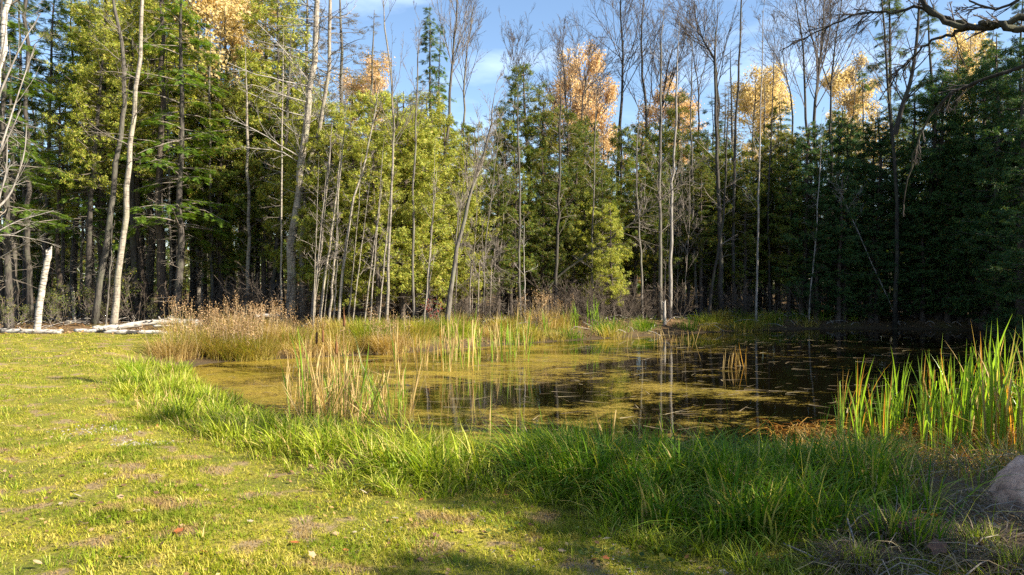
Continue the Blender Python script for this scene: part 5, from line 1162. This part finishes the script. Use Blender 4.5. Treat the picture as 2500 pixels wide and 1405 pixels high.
while k < 190:
    v = 840 + 560 * lrng.uniform() ** 0.8; u = lrng.uniform(0, 1900); Y = 1.65 * FPX / (v - HOR); x = gx(u, Y)
    if pdist(LAWNPOLY, np.array([x]), np.array([Y]))[0] > -0.05: continue
    c = ['tan', 'tan', 'brown', 'brown', 'white', 'orange'][int(lrng.integers(6))]
    fallen(u, v, c, int(lrng.integers(2)), lrng.uniform(.028, .055) * (1 + max(0, Y - 9) * .03), f'small {dict(tan="tan", brown="brown", white="bleached", orange="orange")[c]} leaf scattered on the lawn', f'small {c} leaves scattered on the lawn', 0.012)
    k += 1
def litter(name, label, n, xr, yr, test, mat, size, seed, zoff=0.01):
    rng = np.random.default_rng(seed); x, y = scatter(n, *xr, *yr, rng); ok = test(x, y); x, y = x[ok], y[ok]; m = len(x)
    c = np.stack([x, y, hgt(x, y) + zoff + rng.uniform(0, .02, m)], 1)
    d = rng.normal(0, 1, (m, 3)) * np.array([1, 1, .3]); n_ = np.array([0, 0, 1.0]) + rng.normal(0, .35, (m, 3))
    tag(obj(name, mk(name, *place(*LEAF, c, d, n_, size * rng.uniform(.6, 1.4, m)), mat)), label, 'leaf litter', kind='stuff')
litter('forest_leaf_litter', 'brown leaf litter over the forest floor', 32000, (-20, 26), (24, 46), lambda x, y: (sdist(x, y) > 0.2) & (np.abs(x) < y * .72 + 1), M['litter'], 0.10, 81)
litter('lawn_leaf_flecks', 'tiny leaf flecks over the lawn', 10000, (-16, 4), (3.6, 25), lambda x, y: pdist(LAWNPOLY, x, y) < 0, M['litter'], 0.034, 82)
def floating():
    rng = np.random.default_rng(83); n = 5200
    x, y = scatter(n, -8, 16, 8.2, 33, rng)
    cl = np.sin(x * 1.1 + 2 * np.sin(y * .7)) * np.sin(y * 1.9 + x * .4)
    ok = (sdist(x, y) < -.1) & (rng.uniform(-1, 1, n) < cl + 0.1 - np.clip((x - 3) * .06, 0, .5)); x, y = x[ok], y[ok]; m = len(x)
    c = np.stack([x, y, np.full(m, WATER + .006)], 1); a = rng.normal(0, .7, m)
    d = np.stack([np.cos(a), np.sin(a), rng.normal(0, .03, m)], 1); n_ = np.array([0, 0, 1.0]) + rng.normal(0, .12, (m, 3))
    tv = np.array([(0, -.02, 0), (1, 0, 0.01), (0, .02, 0)])
    V, F = place(tv, np.array([(0, 1, 2)]), c, d, n_, rng.uniform(.12, .6, m))
    tag(obj('floating_straw', mk('floating_straw', V, F, M['straw'])), 'broken straw and stalks floating on the algae', 'debris', kind='stuff')
floating()
def twigs(name, label, n, xr, yr, ln, r, mat, seed, test, zb=0.03, h=0.05):
    rng = np.random.default_rng(seed); x, y = scatter(n, *xr, *yr, rng); ok = test(x, y); x, y = x[ok], y[ok]; m = len(x)
    a = rng.uniform(0, 6.28, m); L = ln * rng.uniform(.4, 1.3, m)
    p0 = np.stack([x, y, np.maximum(hgt(x, y), WATER) + rng.uniform(0, zb, m)], 1); d = np.stack([np.cos(a), np.sin(a), rng.normal(0, .12, m)], 1)
    P = [p0 + d * (L * s)[:, None] + rng.normal(0, .02, (m, 3)) * ln + np.array([0, 0, 1]) * (h * 4 * s * (1 - s)) for s in (0, .33, .66, 1)]
    P = np.stack(P, 1); R = np.full((m, 4), r) * np.linspace(1.1, .6, 4)
    tag(obj(name, mk(name, *tubes(P, R, 3), mat)), label, 'litter', kind='stuff')
RIGHT = np.array([(1.75, 4.0), (2.0, 4.7), (2.5, 5.2), (3.2, 5.6), (5.5, 6.6), (5.5, 3.6), (1.9, 3.6)])
inr = lambda x, y: inpoly(RIGHT, x, y)
twigs('dead_grass_litter', 'tangled dead grass and straw below the boulder', 2400, (1.6, 5.6), (3.5, 6.6), 0.30, 0.0024, M['darkstraw'], 91, inr, 0.06, 0.05)
twigs('pale_straw_litter', 'pale broken straw over the dead grass below the boulder', 1300, (1.6, 5.6), (3.5, 6.6), 0.26, 0.0028, M['straw'], 90, inr, 0.09, 0.07)
twigs('dead_twig_litter', 'broken twigs lying in the dead grass below the boulder', 420, (1.6, 5.6), (3.5, 6.6), 0.42, 0.004, M['twig'], 92, inr, 0.09, 0.06)
twigs('forest_twig_litter', 'fallen sticks over the forest floor', 900, (-20, 24), (25.5, 42), 1.0, 0.014, M['dead'], 93, lambda x, y: (sdist(x, y) > .3) & (np.abs(x) < y * .72), 0.08, 0.12)
twigs('cattail_straw', 'fallen dead leaves tangled at the foot of the right-hand cattails', 1500, (3.4, 7.0), (8.2, 10.2), 0.5, 0.005, M['cat_amber'], 94, lambda x, y: sdist(x, y) < .6, 0.12, 0.1)
def heap(label, u, v, rad, hgt_, seed, n=420):
    """a clump of cut dead grass: drooping straw over a mound"""
    Y = 1.65 * FPX / (v - HOR); x = gx(u, Y); rng = np.random.default_rng(seed)
    q = rng.normal(0, rad * .33, (n, 2)); rr = np.hypot(q[:, 0], q[:, 1])
    b = np.stack([q[:, 0], q[:, 1], hgt_ * np.exp(-(rr / (rad * .6)) ** 2) - .02], 1)
    e = obj('dead_grass_heap', None, loc=(x, Y, hz(x, Y))); tag(e, label, 'grass heap')
    obj('straw', mk('straw', *blades(b, rng.uniform(.10, .26, n), np.arctan2(q[:, 1], q[:, 0]) + rng.normal(0, .6, n), rng.uniform(.8, 1.9, n), rng.uniform(.003, .006, n), 4, rng, droop=.62), M['darkstraw']), e)
    n2 = n // 5; q = rng.normal(0, rad * .2, (n2, 2))
    b = np.stack([q[:, 0], q[:, 1], np.full(n2, hgt_ * .8)], 1)
    obj('green_blades', mk('green_blades', *blades(b, rng.uniform(.08, .18, n2), rng.uniform(0, 6.28, n2), rng.uniform(.2, .9, n2), rng.uniform(.003, .006, n2), 3, rng), M['sedge']), e)
heap('dead grass heap with green sprouts left of the orange leaflets', 2190, 1330, .30, .12, 95)
heap('flattened dead grass heap at the bottom right', 2100, 1400, .34, .09, 96)
heap('dead grass heap in front of the boulder', 2400, 1360, .42, .10, 97, 560)
heap('small dead grass heap in the bottom right corner', 2470, 1410, .3, .08, 98)
def stick(label, pts, r):
    P = catmull([(gx(u, 1.65 * FPX / (v - HOR)), 1.65 * FPX / (v - HOR), 0) for u, v, dz in pts], 14)
    P[:, 2] = hgt(P[:, 0], P[:, 1]) + np.interp(np.linspace(0, 1, 14), np.linspace(0, 1, len(pts)), [dz for *_, dz in pts])
    b = P[0].copy()
    tag(obj('fallen_stick', mk('fallen_stick', *tubes(P - b, np.linspace(r, r * .5, 14), 6, True), M['dead'], True), loc=b), label, 'stick')
stick('long thin pale stick lying in the grass at the bottom right', [(1915, 1345, .04), (1970, 1368, .05), (2020, 1385, .04), (2130, 1402, .05)], .006)
stick('forked-looking dry stalk beside the long pale stick', [(1985, 1385, .03), (2030, 1372, .08), (2065, 1352, .06)], .005)
stick('dry stalk leaning on the flattened heap', [(2070, 1330, .16), (2085, 1362, .12), (2100, 1400, .05)], .006)
stick('grey stick lying below the boulder', [(2330, 1384, .06), (2420, 1380, .08), (2520, 1384, .07)], .008)
stick('white stick at the near water edge left of the right-hand cattails', [(1862, 1078, .02), (1885, 1072, .1), (1905, 1090, .05)], .008)
twigs('bank_straw', 'dead stems lying between the right-hand cattails and the boulder', 900, (2.6, 6.2), (5.8, 8.6), 0.4, 0.003, M['straw'], 100, lambda x, y: (sdist(x, y) > -.2) & (np.hypot(x - 3.98, y - 5.6) > .8), 0.1, 0.1)
# gravel patch and bare stones
def gravel():
    rng = np.random.default_rng(99); tv, tt = [], []
    ico = np.array([(0, 0, .6), (.9, 0, 0), (0, .8, .05), (-.8, .1, 0), (.1, -.9, 0)]); it = np.array([(0, 1, 2), (0, 2, 3), (0, 3, 4), (0, 4, 1)])
    pos, sz = [], []
    for u, v, n, s in [(1640, 1362, 300, .22), (1760, 1385, 200, .25), (1590, 1385, 120, .16), (345, 1090, 120, .12), (235, 1052, 110, .2), (820, 1320, 150, .17), (1130, 1262, 60, .14)]:
        Y = 1.65 * FPX / (v - HOR); q = rng.normal(0, s, (n, 2)) * np.array([1.2, .8]); x = gx(u, Y) + q[:, 0]; y = Y + q[:, 1]
        pos.append(np.stack([x, y, hgt(x, y)], 1)); sz.append(rng.uniform(.004, .014, n) * (1 if v > 1200 else 1.6))
    pos = np.concatenate(pos); sz = np.concatenate(sz); m = len(pos); a = rng.uniform(0, 6.28, m)
    V, F = place(ico, it, pos, np.stack([np.cos(a), np.sin(a), a * 0], 1), np.tile([0, 0, 1.0], (m, 1)), sz)
    mm, nt, out = newmat('grey_gravel'); g = nt.nodes.new('ShaderNodeNewGeometry')
    p = N(nt, 'ShaderNodeBsdfPrincipled', Roughness=.85); nt.links.new(ramp(nt, [(0, (.10, .09, .08)), (.7, (.22, .19, .16)), (1, (.36, .32, .28))], g.outputs['Random Per Island']), p.inputs['Base Color']); nt.links.new(p.outputs[0], out.inputs[0])
    tag(obj('gravel', mk('gravel', V, F, mm)), 'grey gravel showing through the lawn', 'gravel', kind='stuff')
gravel()
# small broad-leaved weeds
for i, (u, v, lab) in enumerate([(1235, 1310, 'round-leaved green weed in the shaded lawn'), (1480, 1362, 'green weed under the rust leaf near the gravel patch'), (1650, 1340, 'green weed beside the gravel patch'), (1600, 1365, 'small green weed left of the gravel patch'), (2180, 1335, 'broad-leaved weed below the dead grass heap'), (2420, 1300, 'yellowish broad-leaved weed at the foot of the boulder'), (880, 1205, 'small weed at the edge of the near sedge')]):
    Y = 1.65 * FPX / (v - HOR); x = gx(u, Y); rng = np.random.default_rng(110 + i); n = 34
    q = rng.normal(0, .07, (n, 2)); c = np.stack([q[:, 0], q[:, 1], rng.uniform(.01, .06, n)], 1)
    e = obj('lawn_weed', None, loc=(x, Y, hz(x, Y))); tag(e, lab, 'weed')
    obj('leaves', mk('leaves', *place(LEAF[0] * np.array([1, 1.5, 1]), LEAF[1], c, np.concatenate([q, np.full((n, 1), .02)], 1), np.array([0, 0, 1.0]) + rng.normal(0, .3, (n, 3)), rng.uniform(.02, .045, n)), M['underleaf']), e)
# red-leaved shrubs at the bank
for i, (u, Y, h, lab) in enumerate([(1062, 25.5, 1.0, 'dark red-leaved shrub just left of the thick leaning bare tree')]):
    rng = np.random.default_rng(140 + i); x = gx(u, Y); b = np.array([0, 0, 0.0])
    P = np.stack([np.stack([np.array([rng.normal(0, .1), rng.normal(0, .1), 0]) * (1 - s) + np.array([math.cos(a) * .35, math.sin(a) * .35, h * rng.uniform(.95, 1)]) * s for s in np.linspace(0, 1, 5)]) for a in rng.uniform(0, 6.28, 9)]); R = np.full((9, 5), .008)
    q, r = spawn(P, R, 5, .25, 1, .7, .4, .7, 4, .2, .1, rng, .004)
    e = obj('red_shrub', None, loc=(x, Y, hz(x, Y))); tag(e, lab, 'shrub')
    obj('stems', mk('stems', *joinvf([tubes(P, R, 3), tubes(q, r, 3)]), M['twig'], True), e)
    n = 120; j = rng.integers(0, len(q), n); s = rng.uniform(0, 1, n)[:, None]
    obj('leaves', mk('leaves', *place(*LEAF, q[j, 0] * (1 - s) + q[j, -1] * s, rng.normal(0, 1, (n, 3)), rng.normal(0, 1, (n, 3)), .09 * rng.uniform(.6, 1.3, n)), M['redleaf']), e)
